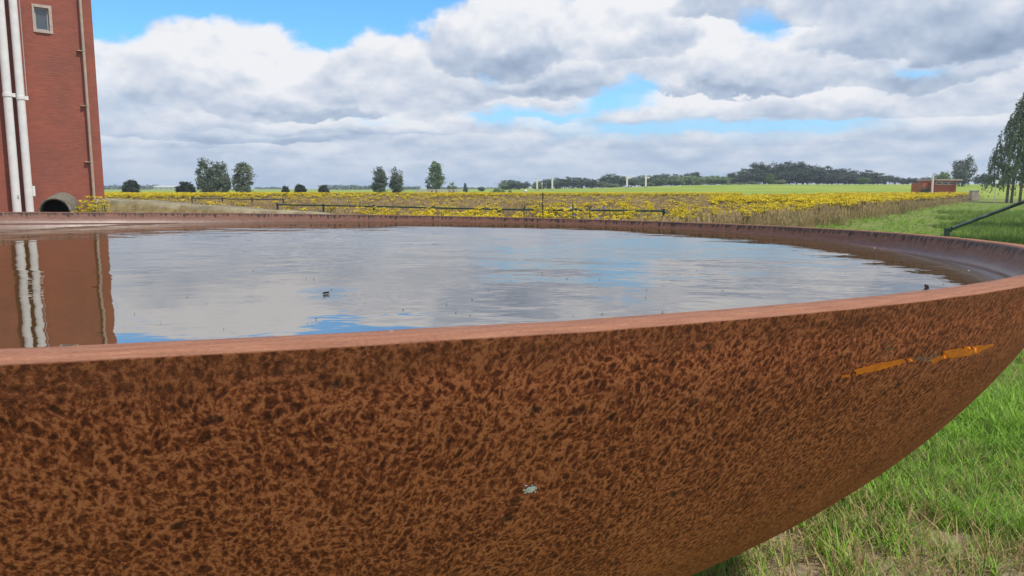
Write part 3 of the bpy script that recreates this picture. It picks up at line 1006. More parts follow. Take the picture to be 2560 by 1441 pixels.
# ------------------------------------------------------------------ green rail fences
M['green_paint'] = simple('dark_green_paint', (0.022, 0.050, 0.034), 0.45, 0.25, 6.0, 0.4)
def fence(name, label, posts, rail_z, brace=None, second=None):
    root = thing(name, label, 'fence', (posts[0][0], posts[0][1], gz(*posts[0])))
    L = root.location
    for (x, y) in posts:
        z = gz(x, y)
        b = MB(); b.box((x - L.x, y - L.y, (rail_z + 0.05) / 2 + z - L.z - 0.1), (0.07, 0.07, rail_z + 0.25)); b.box((x - L.x, y - L.y, rail_z + 0.08 + z - L.z - 0.03), (0.085, 0.085, 0.02))
        b.build('post', M['green_paint'], root)
    for zr in [rail_z] + ([second] if second else []):
        for (p, q) in zip(posts[:-1], posts[1:]):
            b = MB(); b.tube([(p[0] - L.x, p[1] - L.y, zr), (q[0] - L.x, q[1] - L.y, zr)], 0.03, 8); b.build('rail', M['green_paint'], root)
    if brace:
        b = MB(); b.tube([(posts[0][0] - L.x, posts[0][1] - L.y, rail_z), (brace[0] - L.x, brace[1] - L.y, brace[2])], 0.03, 8); b.build('brace', M['green_paint'], root)
    return root
def fx(px, Y):
    p = at(px, 500, Y); return (p.x, p.y)
fence('rail_fence', 'dark green single-rail fence half hidden by yellow flowers behind the bowl',
      [fx(1660, 23.3), fx(1440, 24.1), fx(1249, 25.0), fx(1083, 27.0), fx(934, 29.0), fx(808, 30.6), fx(693, 32.0)], 0.92,
      brace=(fx(1722, 22.0)[0], 22.0, 0.35))
fence('rail_fence', 'faint dark rail fence standing behind the pale ramp', [fx(708, 46), fx(630, 47.5), fx(556, 49), fx(480, 50.5)], 0.92, second=0.55)
def handrail():
    p = at(2368, 573, 14.5)
    root = thing('handrail', 'dark green handrail sloping up from a stub post on mown grass', 'handrail', (p.x, p.y, gz(p.x, p.y)))
    L = root.location
    q = at(2560, 504, 14.9); d = q - p; e = p + d * 1.6
    b = MB(); b.box((0, 0, (p.z - L.z) / 2 - 0.1), (0.075, 0.075, p.z - L.z + 0.2)); b.box((0, 0, p.z - L.z + 0.006), (0.09, 0.09, 0.02)); b.build('post', M['green_paint'], root)
    b = MB(); s = p + d * 0.06; b.tube([s - L + Vector((0, 0, -0.02)), e - L], 0.033, 10); b.build('rail', M['green_paint'], root)
    b = MB(); b.box((0.05, 0.0, p.z - L.z - 0.03), (0.08, 0.03, 0.05)); b.build('bracket', M['green_paint'], root)
    b = MB(); b.box((e.x - L.x, e.y - L.y, (e.z - L.z) / 2 - 0.1), (0.075, 0.075, e.z - L.z + 0.2)); b.build('post', M['green_paint'], root)
handrail()

# ------------------------------------------------------------------ scattering (stuff)
def scatter(name, pts, meshes, label, cat):
    """one object of points that carries a light copy of a clump on every point"""
    src = bpy.data.collections.new(name + '_source')
    for i, me in enumerate(meshes):
        o = bpy.data.objects.new('%s_%02d' % (name, i), me); src.objects.link(o)
    a = np.array(pts, dtype=np.float32)
    me = bpy.data.meshes.new(name); me.vertices.add(len(a)); me.vertices.foreach_set('co', a[:, :3].ravel())
    r_ = me.attributes.new('rot', 'FLOAT_VECTOR', 'POINT')
    rv = np.zeros((len(a), 3), np.float32); rv[:, 2] = a[:, 3]
    rv[:, 0] = rng.normal(0, 0.06, len(a)); rv[:, 1] = rng.normal(0, 0.06, len(a))
    r_.data.foreach_set('vector', rv.ravel())
    s_ = me.attributes.new('scl', 'FLOAT', 'POINT'); s_.data.foreach_set('value', a[:, 4].copy())
    k_ = me.attributes.new('pick', 'INT', 'POINT'); k_.data.foreach_set('value', rng.integers(0, len(meshes), len(a)).astype(np.int32))
    o = link(name, me)
    ng = bpy.data.node_groups.new(name, 'GeometryNodeTree')
    ng.interface.new_socket('Geometry', in_out='INPUT', socket_type='NodeSocketGeometry')
    ng.interface.new_socket('Geometry', in_out='OUTPUT', socket_type='NodeSocketGeometry')
    N_ = ng.nodes; gi = N_.new('NodeGroupInput'); go = N_.new('NodeGroupOutput')
    ci = N_.new('GeometryNodeCollectionInfo'); ci.inputs['Collection'].default_value = src
    ci.inputs['Separate Children'].default_value = True; ci.inputs['Reset Children'].default_value = True
    ip = N_.new('GeometryNodeInstanceOnPoints'); ip.inputs['Pick Instance'].default_value = True
    def attr(nm, ty):
        n = N_.new('GeometryNodeInputNamedAttribute'); n.data_type = ty; n.inputs['Name'].default_value = nm; return n.outputs['Attribute']
    mp = N_.new('GeometryNodeMeshToPoints')
    lk = ng.links.new
    lk(gi.outputs[0], mp.inputs['Mesh']); lk(mp.outputs[0], ip.inputs['Points']); lk(ci.outputs[0], ip.inputs['Instance'])
    lk(attr('rot', 'FLOAT_VECTOR'), ip.inputs['Rotation']); lk(attr('scl', 'FLOAT'), ip.inputs['Scale']); lk(attr('pick', 'INT'), ip.inputs['Instance Index'])
    lk(ip.outputs[0], go.inputs[0])
    md = o.modifiers.new('scatter', 'NODES'); md.node_group = ng
    return tag(o, label, cat, kind='stuff')

M['blade'] = leafy('fresh_grass_blades', (0.25, 0.44, 0.050), 0.40, 0.30)
M['blade_dark'] = leafy('deep_green_grass_blades', (0.095, 0.175, 0.032), 0.35, 0.25)
M['straw'] = leafy('dry_straw_blades', (0.43, 0.33, 0.155), 0.35, 0.25)
M['tan_grass'] = leafy('brown_seeding_grass', (0.43, 0.315, 0.155), 0.35, 0.25)

def blade(b, x, y, h, wd, lean, ang, mi, curl=0.35, z0=0.0):
    dx_, dy_ = math.cos(ang), math.sin(ang); sx, sy = -dy_, dx_
    pts = []
    for t, ww in ((0, 1.0), (0.5, 0.8), (1.0, 0.05)):
        o = lean * h * (t * (1 - curl) + t * t * curl * 2)
        z = h * t * (1 - 0.25 * lean * t)
        pts.append((x + dx_ * o, y + dy_ * o, z0 + z, ww * wd / 2))
    v = []
    for (a, c, z, ww) in pts:
        v += [(a - sx * ww, c - sy * ww, z), (a + sx * ww, c + sy * ww, z)]
    b.add(v, [(0, 1, 3, 2), (2, 3, 5, 4)], mi)

def grass_mesh(name, n, rad, hmin, hmax, wd, mix, mats, lean=0.7):
    b = MB()
    for k in range(n):
        a = random.uniform(0, 6.283); d = rad * math.sqrt(random.random())
        mi = random.choices(range(len(mats)), mix)[0]
        blade(b, d * math.cos(a), d * math.sin(a), random.uniform(hmin, hmax), wd * random.uniform(0.7, 1.3), random.uniform(0.1, lean), random.uniform(0, 6.283), mi)
    return b.mesh(name, mats)

def bare(x, y):
    return math.hypot(x - 1.62, (y - 3.02) * 1.45) + 0.25 * math.sin(x * 7 + y * 3) * math.sin(y * 6)
def in_view(x, y, m=0.04):
    return y > 0.8 and abs(x / y) < 0.70 + m
def under_bowl(x, y):
    return math.hypot(x - BC.x, y - BC.y) < 1.8

def make_lawn():
    lush = [grass_mesh('lush', 28, 0.07, 0.04, 0.14, 0.006, (0.78, 0.17, 0.05), [M['blade'], M['blade_dark'], M['straw']], 0.9) for _ in range(5)]
    mixed = [grass_mesh('mixed', 24, 0.07, 0.04, 0.13, 0.005, (0.58, 0.16, 0.26), [M['blade'], M['blade_dark'], M['straw']], 1.0) for _ in range(4)]
    dry = [grass_mesh('dry', 14, 0.06, 0.03, 0.13, 0.004, (0.12, 0.03, 0.85), [M['blade'], M['blade_dark'], M['straw']], 1.1) for _ in range(4)]
    P = {'lush': [], 'mixed': [], 'dry': []}
    def patchy(x, y):
        return 0.5 + 0.25 * math.sin(x * 2.1 + 1.7 * math.sin(y * 1.3)) + 0.25 * math.sin(y * 2.7 + 1.3 * math.sin(x * 1.9 + 2))
    n = 0
    while n < 27000:
        t = random.random()
        y = 1.9 + 8.5 * t ** 1.7
        x = random.uniform(-0.25, 1.05) * y + random.uniform(0, 0.3)
        n += 1
        if under_bowl(x, y) or not in_view(x, y, 0.40): continue
        bd = bare(x, y)
        p = patchy(x, y)
        rot = random.uniform(0, 6.283); s = random.uniform(0.7, 1.25) * (0.8 + 0.5 * p)
        z = gz(x, y)
        if bd < 0.92:
            if random.random() < 0.21: P['dry'].append((x, y, z, rot, s))
            elif random.random() < 0.05: P['lush'].append((x, y, z, rot, s * 0.8))
        elif bd < 1.4 and random.random() < 0.7:
            P['mixed' if random.random() < 0.6 else 'dry'].append((x, y, z, rot, s * 0.9))
        elif p > 0.42: P['lush'].append((x, y, z, rot, s))
        else: P['mixed'].append((x, y, z, rot, s))
    # the lawn running on to the field edge, sparser and larger clumps
    n = 0
    while n < 15000:
        y = 9 + 70 * random.random() ** 1.5
        x = random.uniform(0.0, 0.98) * y
        n += 1
        if field_d(x, y) > 0.2: continue
        s = random.uniform(0.8, 1.4) * (1.0 + y * 0.03)
        P['lush' if random.random() < 0.75 else 'mixed'].append((x, y, gz(x, y), random.uniform(0, 6.283), s * 0.55 if y < 40 else s * 0.4))
    scatter('grass', P['lush'], lush, 'bright green mown grass around the bowl', 'grass')
    scatter('grass', P['mixed'], mixed, 'patchy green and straw-coloured grass at the lawn edge', 'grass')
    scatter('grass', P['dry'], dry, 'dry straw stubble on the sandy worn patch', 'grass')
    # longer rank grass at the right, its mix darkened to imitate the bank's shade
    rank = [grass_mesh('rank', 40, 0.16, 0.15, 0.45, 0.009, (0.25, 0.60, 0.15), [M['blade'], M['blade_dark'], M['straw']], 0.8) for _ in range(4)]
    pts = []
    for k in range(5200):
        y = 9 + 46 * random.random() ** 1.4
        x = random.uniform(0.50, 0.78) * y
        lim = 0.575 + 0.02 * math.sin(y * 0.7) + 0.0018 * max(0, 22 - y)
        if x / y < lim or field_d(x, y) > -1.5: continue
        pts.append((x, y, gz(x, y), random.uniform(0, 6.283), random.uniform(0.5, 0.95)))
    scatter('grass', pts, rank, 'rank grass behind the sloping handrail, coloured darker for tree shade', 'grass')
make_lawn()

# ------------------------------------------------------------------ the field: seeding grass and yellow ragwort
M['yellow'] = leafy('yellow_flower_heads', (0.68, 0.54, 0.014), 0.25, 0.25)
M['stem'] = leafy('ragwort_stem_green', (0.095, 0.115, 0.035), 0.35, 0.15)

def ragwort(seed, clusters=8, discs=11, h=0.95, rk=1.0):
    """stem mesh with leaves, and the flat-topped flower mesh"""
    rs = random.Random(seed)
    st = MB(); fl = MB()
    st.tube([(0, 0, -0.05), (0.01, 0.0, h * 0.4), (0.0, 0.015, h * 0.72)], [0.009, 0.007, 0.005], 5)
    for k in range(12):
        z = h * rs.uniform(0.08, 0.7); a = rs.uniform(0, 6.283); l_ = rs.uniform(0.08, 0.17) * (1.2 - z / h)
        c, s = math.cos(a), math.sin(a)
        st.add([(0, 0, z), (c * l_ * .5 - s * .022, s * l_ * .5 + c * .022, z + .03), (c * l_, s * l_, z + 0.01), (c * l_ * .5 + s * .022, s * l_ * .5 - c * .022, z + .03)], [(0, 1, 2, 3)])
    for k in range(clusters):
        a = rs.uniform(0, 6.283); d = rs.uniform(0.02, 0.22); z = h * rs.uniform(0.82, 1.0) - d * 0.25
        cx, cy = d * math.cos(a), d * math.sin(a)
        st.tube([(0, 0, h * rs.uniform(0.45, 0.7)), (cx * 0.7, cy * 0.7, z - 0.10), (cx, cy, z - 0.015)], 0.0035, 4, cap=False)
        for q in range(discs):
            aa = rs.uniform(0, 6.283); dd = 0.055 * math.sqrt(rs.random()); r_ = rs.uniform(0.013, 0.022) * rk
            x, y, zz = cx + dd * math.cos(aa), cy + dd * math.sin(aa), z + rs.uniform(-0.018, 0.014)
            tx, ty = rs.uniform(-.6, .6), rs.uniform(-.6, .6)
            ring = [(x + r_ * math.cos(1.2566 * i), y + r_ * math.sin(1.2566 * i), zz + r_ * (tx * math.cos(1.2566 * i) + ty * math.sin(1.2566 * i))) for i in range(5)]
            fl.add(ring + [(x, y, zz + 0.008)], [(i, (i + 1) % 5, 5) for i in range(5)])
    return st, fl

RAG = []
for sd in range(5):
    st, fl = ragwort(sd, clusters=random.choice((7, 9, 11)), discs=12)
    RAG.append((st.mesh('ragwort_stem', [M['stem']]), fl.mesh('ragwort_flowers', [M['yellow']])))
RAGFAR = []
for sd in range(3):
    st, fl = ragwort(50 + sd, clusters=10, discs=6, rk=1.9)
    j = MB(); j.add(st.v, st.f, 0)
    # larger plain heads far away
    j.add(fl.v, fl.f, 1)
    RAGFAR.append(j.mesh('ragwort_far', [M['stem'], M['yellow']]))

def make_field():
    tall = []
    for sd in range(5):
        b = MB()
        for k in range(34):
            a = random.uniform(0, 6.283); d = 0.32 * math.sqrt(random.random()); h = random.uniform(0.28, 0.62)
            x, y = d * math.cos(a), d * math.sin(a); an = random.gauss(0.2, 0.7)
            blade(b, x, y, h, 0.010, random.uniform(0.05, 0.45), an, 0 if random.random() < 0.58 else (1 if random.random() < 0.5 else 2))
            if random.random() < 0.6:       # seed head
                lx = x + math.cos(an) * h * 0.3; ly = y + math.sin(an) * h * 0.3
                b.add([(lx - .012, ly, h * .82), (lx + .012, ly, h * .82), (lx + .016, ly + .004, h * .92), (lx, ly, h * 1.04), (lx - .016, ly - .004, h * .92)], [(0, 1, 2, 3, 4)], 0)
        tall.append(b.mesh('tall_grass', [M['tan_grass'], M['straw'], M['blade_dark']]))
    pts = []; n = 0
    while len(pts) < 13000 and n < 90000:
        n += 1
        y = 11 + 104 * random.random() ** 1.25
        x = random.uniform(-0.74, 0.74) * y
        fd = field_d(x, y)
        if fd < 0.0 + 0.5 * math.sin(y * 0.9): continue
        if -15 < x < 3 and 23 < y < 30.2: continue
        if under_bowl(x, y) or (x < -13 and y > 24 and y < 40): continue
        s = random.uniform(0.75, 1.2) * (1.0 if fd > 2.5 else 1.15) * (1 + 0.004 * y)
        if y > 55: s *= 0.8
        pts.append((x, y, gz(x, y), random.gauss(0, 0.8), s))
    for k in range(700):                     # on the embankment flank
        x = random.uniform(-15.2, 1); y = random.uniform(24.6, 26.8); z = ramp_z(x)
        pts.append((x, y, max(0, (z - 0.14) * sstep(y, 23.6, 27.0)) - 0.03, random.gauss(0, 0.8), random.uniform(0.25, 0.42)))
    scatter('tall_grass', pts, tall, 'brown seeding grass filling the field behind the bowl', 'grass')

    # where the ragwort stands
    cand = []
    def add(x, y, s, z=None):
        cand.append((x, y, gz(x, y) if z is None else z, random.uniform(0, 6.283), s))
    n = 0
    while n < 1150:                           # belt along the mown edge
        t = random.random() ** 1.2
        y = 20 + 62 * t; off = abs(random.gauss(0, 1)) * (1.4 + 0.055 * y) + 0.5
        x = EP.x + ED.x / ED.y * (y - EP.y) - off * 1.2
        p = x / y
        if p > 0.70: continue
        dens = 0.10 + 0.90 * sstep(p, 0.27, 0.42)
        if random.random() < dens: add(x, y, random.uniform(0.8, 1.1)); 
        n += 1
    for (p0, p1, y0, y1, k) in ((945, 1245, 18, 26, 62), (1160, 1250, 18, 22, 20), (1255, 1420, 19, 27, 24), (1400, 1620, 20, 30, 48), (1620, 1760, 20, 27, 26), (1330, 1640, 30, 45, 26), (880, 960, 24, 30, 6), (1660, 1960, 24, 34, 34)):
        for i in range(k):
            Y = random.uniform(y0, y1); px = random.uniform(p0, p1)
            x = (px - 1280) / FPX * Y / math.cos(PITCH) * 0.99
            if field_d(x, Y) > 0.1: add(x, Y, random.uniform(0.78, 1.08))
    for i in range(16):                      # by the culvert
        px = random.uniform(180, 262); Y = random.uniform(22.6, 24.4); p = at(px, 490, Y)
        top = random.uniform(488, 524); s = random.uniform(0.75, 0.95)
        zt = at(px, top, Y).z; add(p.x, Y, s, max(0.02, zt - 0.95 * s))
    near = [c for c in cand if in_view(c[0], c[1], 0.0)]
    near.sort(key=lambda c: c[1])
    single, rest = near[:290], near[290:]
    far = list(rest)
    for k in range(11000):                    # yellow drift across the far side of the field, thick at the left
        y = random.uniform(62, 112)
        x = random.uniform(-0.60, -0.02) * y
        a = x / y
        lo = 80 + 26 * sstep(a, -0.45, -0.18)
        if y < lo and random.random() > 0.04: continue
        far.append((x, y, gz(x, y), random.uniform(0, 6.283), random.uniform(0.85, 1.15)))
    for k in range(5200):
        y = random.uniform(98, 118); x = random.uniform(-0.1, 0.30) * y
        if random.random() < 0.55: far.append((x, y, gz(x, y), random.uniform(0, 6.283), random.uniform(0.8, 1.1)))
    for k in range(4200):
        y = random.uniform(45, 118); x = random.uniform(0.26, 0.72) * y; fd = field_d(x, y)
        if fd < 0.5 or fd > 14 + 6 * random.random(): continue
        far.append((x, y, gz(x, y), random.uniform(0, 6.283), random.uniform(0.85, 1.15)))
    for k in range(1250):                     # stragglers
        y = random.uniform(30, 100); x = random.uniform(-0.6, 0.4) * y
        if field_d(x, y) < 1: continue
        far.append((x, y, gz(x, y), random.uniform(0, 6.283), random.uniform(0.6, 0.95)))
    scatter('ragwort_drift', far, RAGFAR, 'yellow ragwort drift spreading across the far field', 'wildflowers')
    for i, (x, y, z, rz, s) in enumerate(single):
        st, fl = RAG[i % len(RAG)]
        if x < -8:
            lab, g = 'yellow ragwort plant growing beside the concrete culvert', 'ragwort by the culvert'
        elif field_d(x, y) < 9 and x / y > 0.22:
            lab, g = 'yellow ragwort plant in the belt along the mown grass', 'ragwort along the mown edge'
        else:
            lab, g = 'yellow ragwort plant among brown grass near the rail fence', 'ragwort near the rail fence'
        o = tag(link('ragwort_plant', None, None, (x, y, z), rz, s), lab, 'wildflower', g)
        link('stem', st, o)
        tag(link('flower_cluster', fl, o), kind='stuff')
make_field()

M['purple'] = leafy('violet_petals', (0.20, 0.14, 0.62), 0.2, 0.2)
M['white_petal'] = leafy('white_petals', (0.75, 0.73, 0.68), 0.1, 0.2)
def wildflower(name, label, px, py, Y, mat, r_):
    p = at(px, py, Y); g = gz(p.x, p.y)
    root = thing(name, label, 'wildflower', (p.x, p.y, g)); h = p.z - g
    b = MB(); b.tube([(0, 0, -0.05), (0.02, 0, h * 0.5), (0, 0, h - 0.01)], 0.005, 5)
    for k in range(4):
        a = random.uniform(0, 6.283); z = h * random.uniform(0.3, 0.8)
        b.add([(0, 0, z), (.05 * math.cos(a) + .008, .05 * math.sin(a), z + .05), (.09 * math.cos(a), .09 * math.sin(a), z + .07)], [(0, 1, 2)])
    b.build('stem', M['stem'], root)
    b = MB()
    for k in range(14):
        a = 6.283 * k / 14; c, s = math.cos(a), math.sin(a)
        b.add([(0, 0, h - .01), (c * r_ * .6 - s * .012, s * r_ * .6 + c * .012, h + .02), (c * r_, s * r_, h + random.uniform(-.02, .03)), (c * r_ * .6 + s * .012, s * r_ * .6 - c * .012, h + .02)], [(0, 1, 2, 3)])
    for k in range(10):
        a = 6.283 * k / 10; c, s = math.cos(a), math.sin(a)
        b.add([(0, 0, h), (c * r_ * .4 - s * .01, s * r_ * .4 + c * .01, h + r_ * .5), (c * r_ * .3, s * r_ * .3, h + r_), (c * r_ * .4 + s * .01, s * r_ * .4 - c * .01, h + r_ * .5)], [(0, 1, 2, 3)])
    b.build('petals', mat, root)
wildflower('violet_flower', 'violet flower just above the fence rail', 1508, 521, 18, M['purple'], 0.04)
wildflower('violet_flower', 'violet flower below the rail beside a yellow ragwort', 1434, 540, 17, M['purple'], 0.04)
wildflower('violet_flower', 'lowest violet flower close above the bowl rim', 1490, 549, 17, M['purple'], 0.035)
wildflower('violet_flower', 'small pale violet flower between two larger violet ones', 1501, 543, 18, M['purple'], 0.022)
wildflower('white_flower', 'single white flower head at the fence rail', 1427, 522, 18, M['white_petal'], 0.05)

M['stalk'] = leafy('dark_weed_stalk', (0.060, 0.075, 0.030), 0.3, 0.1)
for i, (px, top, lab) in enumerate(((1357, 486, 'tallest dark weed stalk rising well above the fence rail'), (1432, 512, 'dark weed stalk standing beside the white flower'),
                                    (1310, 518, 'thin weed stalk between ragwort and the tallest stalk'), (1475, 514, 'weed stalk just before the violet flowers'))):
    p = at(px, top, 19); g = gz(p.x, p.y); h = p.z - g
    root = thing('weed_stalk', lab, 'weed', (p.x, p.y, g))
    b = MB(); b.tube([(0, 0, -0.05), (0.02, 0, h * 0.5), (-0.01, 0, h)], [0.014, 0.012, 0.006], 6); b.build('stem', M['stalk'], root)
    b = MB()
    for k in range(46):
        z = h * random.uniform(0.35, 1.0); a = random.uniform(0, 6.283); l_ = random.uniform(0.03, 0.09) * (1.3 - z / h * 0.7)
        c, s = math.cos(a), math.sin(a)
        b.add([(0, 0, z), (c * l_ * .5 - s * .014, s * l_ * .5 + c * .014, z + .03), (c * l_, s * l_, z + .05), (c * l_ * .5 + s * .014, s * l_ * .5 - c * .014, z + .03)], [(0, 1, 2, 3)])
    b.build('leaves', M['stalk'], root)

# ------------------------------------------------------------------ trees
M['bark'] = simple('grey_brown_bark', (0.085, 0.065, 0.050), 0.95, 0.4, 6.0, 0.1)
M['birch_bark'] = simple('pale_birch_bark', (0.17, 0.14, 0.115), 0.9, 0.55, 4.0, 0.1)
M['leaf_grey'] = leafy('cloud_shaded_leaves', (0.140, 0.170, 0.112), 0.40, 0.18)  # left trees: cloud shade put into a darker, greyer leaf colour
M['leaf_dark'] = leafy('deep_green_leaves', (0.062, 0.088, 0.058), 0.40, 0.15)
M['leaf_bush'] = leafy('dark_shrub_leaves', (0.034, 0.054, 0.032), 0.40, 0.15)
M['leaf_mid'] = leafy('mid_green_leaves', (0.185, 0.260, 0.115), 0.40, 0.22)
M['leaf_light'] = leafy('light_willow_leaves', (0.20, 0.245, 0.13), 0.30, 0.25)
M['leaf_lime'] = leafy('lime_green_leaves', (0.14, 0.235, 0.035), 0.30, 0.30)
M['leaf_wood'] = leafy('blue_green_woodland_leaves', (0.095, 0.140, 0.092), 0.40, 0.12)
M['leaf_birch'] = leafy('birch_leaves', (0.105, 0.150, 0.066), 0.40, 0.22)

def crown_pts(rs, blobs, n_clump, per, spread):
    """leaf positions: clumps spread through a union of ellipsoids (unit tree, height 1)"""
    out = []
    wts = [b[3] * b[4] for b in blobs]
    for k in range(n_clump):
        bx, by, bz, rx, rz = rs.choices(blobs, wts)[0]
        while True:
            v = Vector((rs.uniform(-1, 1), rs.uniform(-1, 1), rs.uniform(-1, 1)))
            if 0.05 < v.length < 1: break
        v = v.normalized() * (v.length ** 0.45) * rs.uniform(0.85, 1.03)
        c = Vector((bx + v.x * rx, by + v.y * rx, bz + v.z * rz))
        sp = spread * rs.uniform(0.6, 1.3)
        for i in range(per):
            out.append((c + Vector((rs.gauss(0, sp), rs.gauss(0, sp), rs.gauss(0, sp * 0.8))), v))
    return out

def leaf_mesh(name, pts, size, mat, rs, droop=0.0):
    vs = []; fs = []
    for (p, out) in pts:
        nrm = (Vector((rs.gauss(0, 1), rs.gauss(0, 1), rs.gauss(0.5, 1))) + out * 0.9).normalized()
        a = nrm.cross(Vector((rs.gauss(0, 1), rs.gauss(0, 1), rs.gauss(0, 1) - droop * 3))).normalized()
        if droop:
            a = (a * (1 - droop) + Vector((0, 0, -1)) * droop).normalized()
        b = nrm.cross(a)
        s = size * rs.uniform(0.6, 1.4)
        o = len(vs)
        vs += [p - a * s * 0.9, p + b * s * 0.5, p + a * s, p - b * s * 0.5]
        fs.append((o, o + 1, o + 2, o + 3))
    me = bpy.data.meshes.new(name); me.from_pydata(vs, [], fs); me.materials.append(mat); me.update()
    return me

def trunk_mesh(name, rs, base_r, top, limbs, mat, spread=0.2):
    b = MB()
    b.tube([(0, 0, -0.03), (0, 0, 0.05), (0.01, 0.005, top * 0.5), (0.0, 0.0, top)], [base_r * 1.5, base_r, base_r * 0.75, base_r * 0.25], 8)
    for k in range(limbs):
        a = rs.uniform(0, 6.283); z = top * rs.uniform(0.25, 0.7); l_ = spread * rs.uniform(0.6, 1.1)
        b.tube([(0, 0, z), (math.cos(a) * l_ * .5, math.sin(a) * l_ * .5, z + 0.10), (math.cos(a) * l_, math.sin(a) * l_, z + 0.24)], [base_r * .5, base_r * .3, base_r * .08], 5)
    return b.mesh(name, [mat])

TREES = {}
def tree_kind(key, blobs, n_clump, per, spread, leaf, mat, base_r=0.022, top=0.8, limbs=7, seeds=2, droop=0.0, bark='bark', tspread=0.2):
    TREES[key] = []
    for sd in range(seeds):
        rs = random.Random(hash_key(key) + sd)
        bl = [(bx + rs.uniform(-.03, .03), by + rs.uniform(-.03, .03), bz + rs.uniform(-.02, .02), rx * rs.uniform(.88, 1.1), rz * rs.uniform(.92, 1.06)) for (bx, by, bz, rx, rz) in blobs]
        TREES[key].append((trunk_mesh('trunk', rs, base_r, top, limbs, M[bark], tspread), leaf_mesh('crown', crown_pts(rs, bl, n_clump, per, spread), leaf, M[mat], rs, droop)))
def hash_key(k): return sum(ord(c) * (i + 3) for i, c in enumerate(k))

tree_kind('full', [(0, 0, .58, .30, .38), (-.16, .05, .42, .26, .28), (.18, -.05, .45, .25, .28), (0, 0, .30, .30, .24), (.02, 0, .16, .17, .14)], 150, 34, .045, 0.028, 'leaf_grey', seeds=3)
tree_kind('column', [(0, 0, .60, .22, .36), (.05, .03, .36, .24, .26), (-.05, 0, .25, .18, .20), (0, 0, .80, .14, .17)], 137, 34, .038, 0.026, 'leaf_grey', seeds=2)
tree_kind('poplar', [(0, 0, .60, .19, .36), (.06, .03, .32, .24, .25), (-.04, 0, .82, .13, .16), (-.10, 0, .42, .15, .20)], 137, 34, .038, 0.026, 'leaf_mid', seeds=1)
tree_kind('ball', [(0, 0, .46, .46, .44), (0, 0, .40, .42, .38)], 162, 30, .055, 0.049, 'leaf_bush', base_r=.03, top=.5, seeds=3)
tree_kind('wood', [(0, 0, .62, .30, .34), (-.15, .1, .48, .26, .28), (.16, -.1, .50, .26, .28), (0, 0, .28, .30, .26)], 118, 28, .05, 0.035, 'leaf_wood', seeds=4)
tree_kind('dark', [(0, 0, .62, .30, .34), (-.15, .1, .50, .24, .26), (.16, -.1, .52, .24, .26), (0, 0, .30, .26, .24)], 118, 28, .05, 0.035, 'leaf_dark', seeds=4)
tree_kind('willow', [(0, 0, .55, .40, .42), (-.25, .1, .42, .32, .34), (.26, -.1, .42, .32, .34), (0, 0, .25, .40, .22)], 125, 28, .06, 0.043, 'leaf_light', base_r=.03, seeds=3)
tree_kind('mid', [(0, 0, .58, .34, .38), (-.2, .1, .45, .28, .30), (.2, -.1, .45, .28, .30), (0, 0, .25, .34, .22)], 125, 28, .055, 0.039, 'leaf_mid', seeds=3)
tree_kind('lime', [(0, 0, .58, .26, .38), (0, 0, .28, .30, .25)], 112, 28, .05, 0.041, 'leaf_lime', seeds=2)
tree_kind('conifer', [(0, 0, .82, .09, .16), (0, 0, .58, .16, .22), (0, 0, .32, .22, .24), (0, 0, .14, .24, .14)], 112, 26, .035, 0.032, 'leaf_dark', seeds=1)

tree_n = {}
def tree(name, label, key, px, top, Y, width=None, base=None, group=None, cat='tree'):
    """stands on the land at distance Y; crown width given in photograph pixels"""
    p = at(px, top, Y); g = gz(p.x, p.y) if base is None else at(px, base, Y).z
    h = max(0.5, p.z - g)
    k = tree_n.get(key, 0); tree_n[key] = k + 1
    tr, cr = TREES[key][k % len(TREES[key])]
    o = tag(link(name, None, None, (p.x, p.y, g), random.uniform(0, 6.283)), label, cat, group)
    nat = max(v.co.x for v in cr.vertices) - min(v.co.x for v in cr.vertices)
    sx = h if width is None else width * 1.22 * Y / FPX / nat
    o.scale = (sx, sx, h)
    link('trunk', tr, o); link('crown', cr, o)
    return o

tree('round_bush', 'round dark bush nearest the brick tower', 'ball', 326, 446, 120, 40, cat='bush')
tree('round_bush', 'round dark bush against the foot of the tallest grey-green tree', 'ball', 462, 449, 120, 43, cat='bush')
tree('round_bush', 'smallest of three dark bushes in the open meadow', 'ball', 713, 462, 120, 18, cat='bush')
tree('round_bush', 'middle and largest of three dark bushes in the open meadow', 'ball', 751, 458, 120, 29, cat='bush')
tree('round_bush', 'dark bush of three standing nearest the paired trees', 'ball', 809, 459, 120, 25, cat='bush')
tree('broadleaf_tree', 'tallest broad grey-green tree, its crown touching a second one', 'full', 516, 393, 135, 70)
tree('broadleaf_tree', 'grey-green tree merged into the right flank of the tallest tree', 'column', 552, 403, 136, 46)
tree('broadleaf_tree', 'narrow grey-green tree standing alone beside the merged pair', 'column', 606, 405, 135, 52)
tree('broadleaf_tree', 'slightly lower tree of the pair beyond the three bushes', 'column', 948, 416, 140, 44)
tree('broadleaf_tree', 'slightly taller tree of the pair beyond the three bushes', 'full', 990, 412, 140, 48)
tree('broadleaf_tree', 'green upright tree behind the pale footbridge', 'poplar', 1088, 402, 175, 46)
tree('shrub', 'pale green shrub beside the upright tree', 'willow', 1130, 457, 178, 26, cat='bush')
tree('conifer', 'lone small dark conifer at the far end of the footbridge', 'conifer', 1163, 456, 230, 11)
tree('shrub', 'larger of two green saplings by the low pale wall', 'mid', 1246, 466, 125, 34, cat='bush')
tree('shrub', 'narrow green sapling next to a larger one', 'mid', 1275, 474, 125, 12, cat='bush')
tree('shrub', 'low dark shrub on the crest beyond the footbridge', 'dark', 1203, 467, 240, 20, cat='bush')

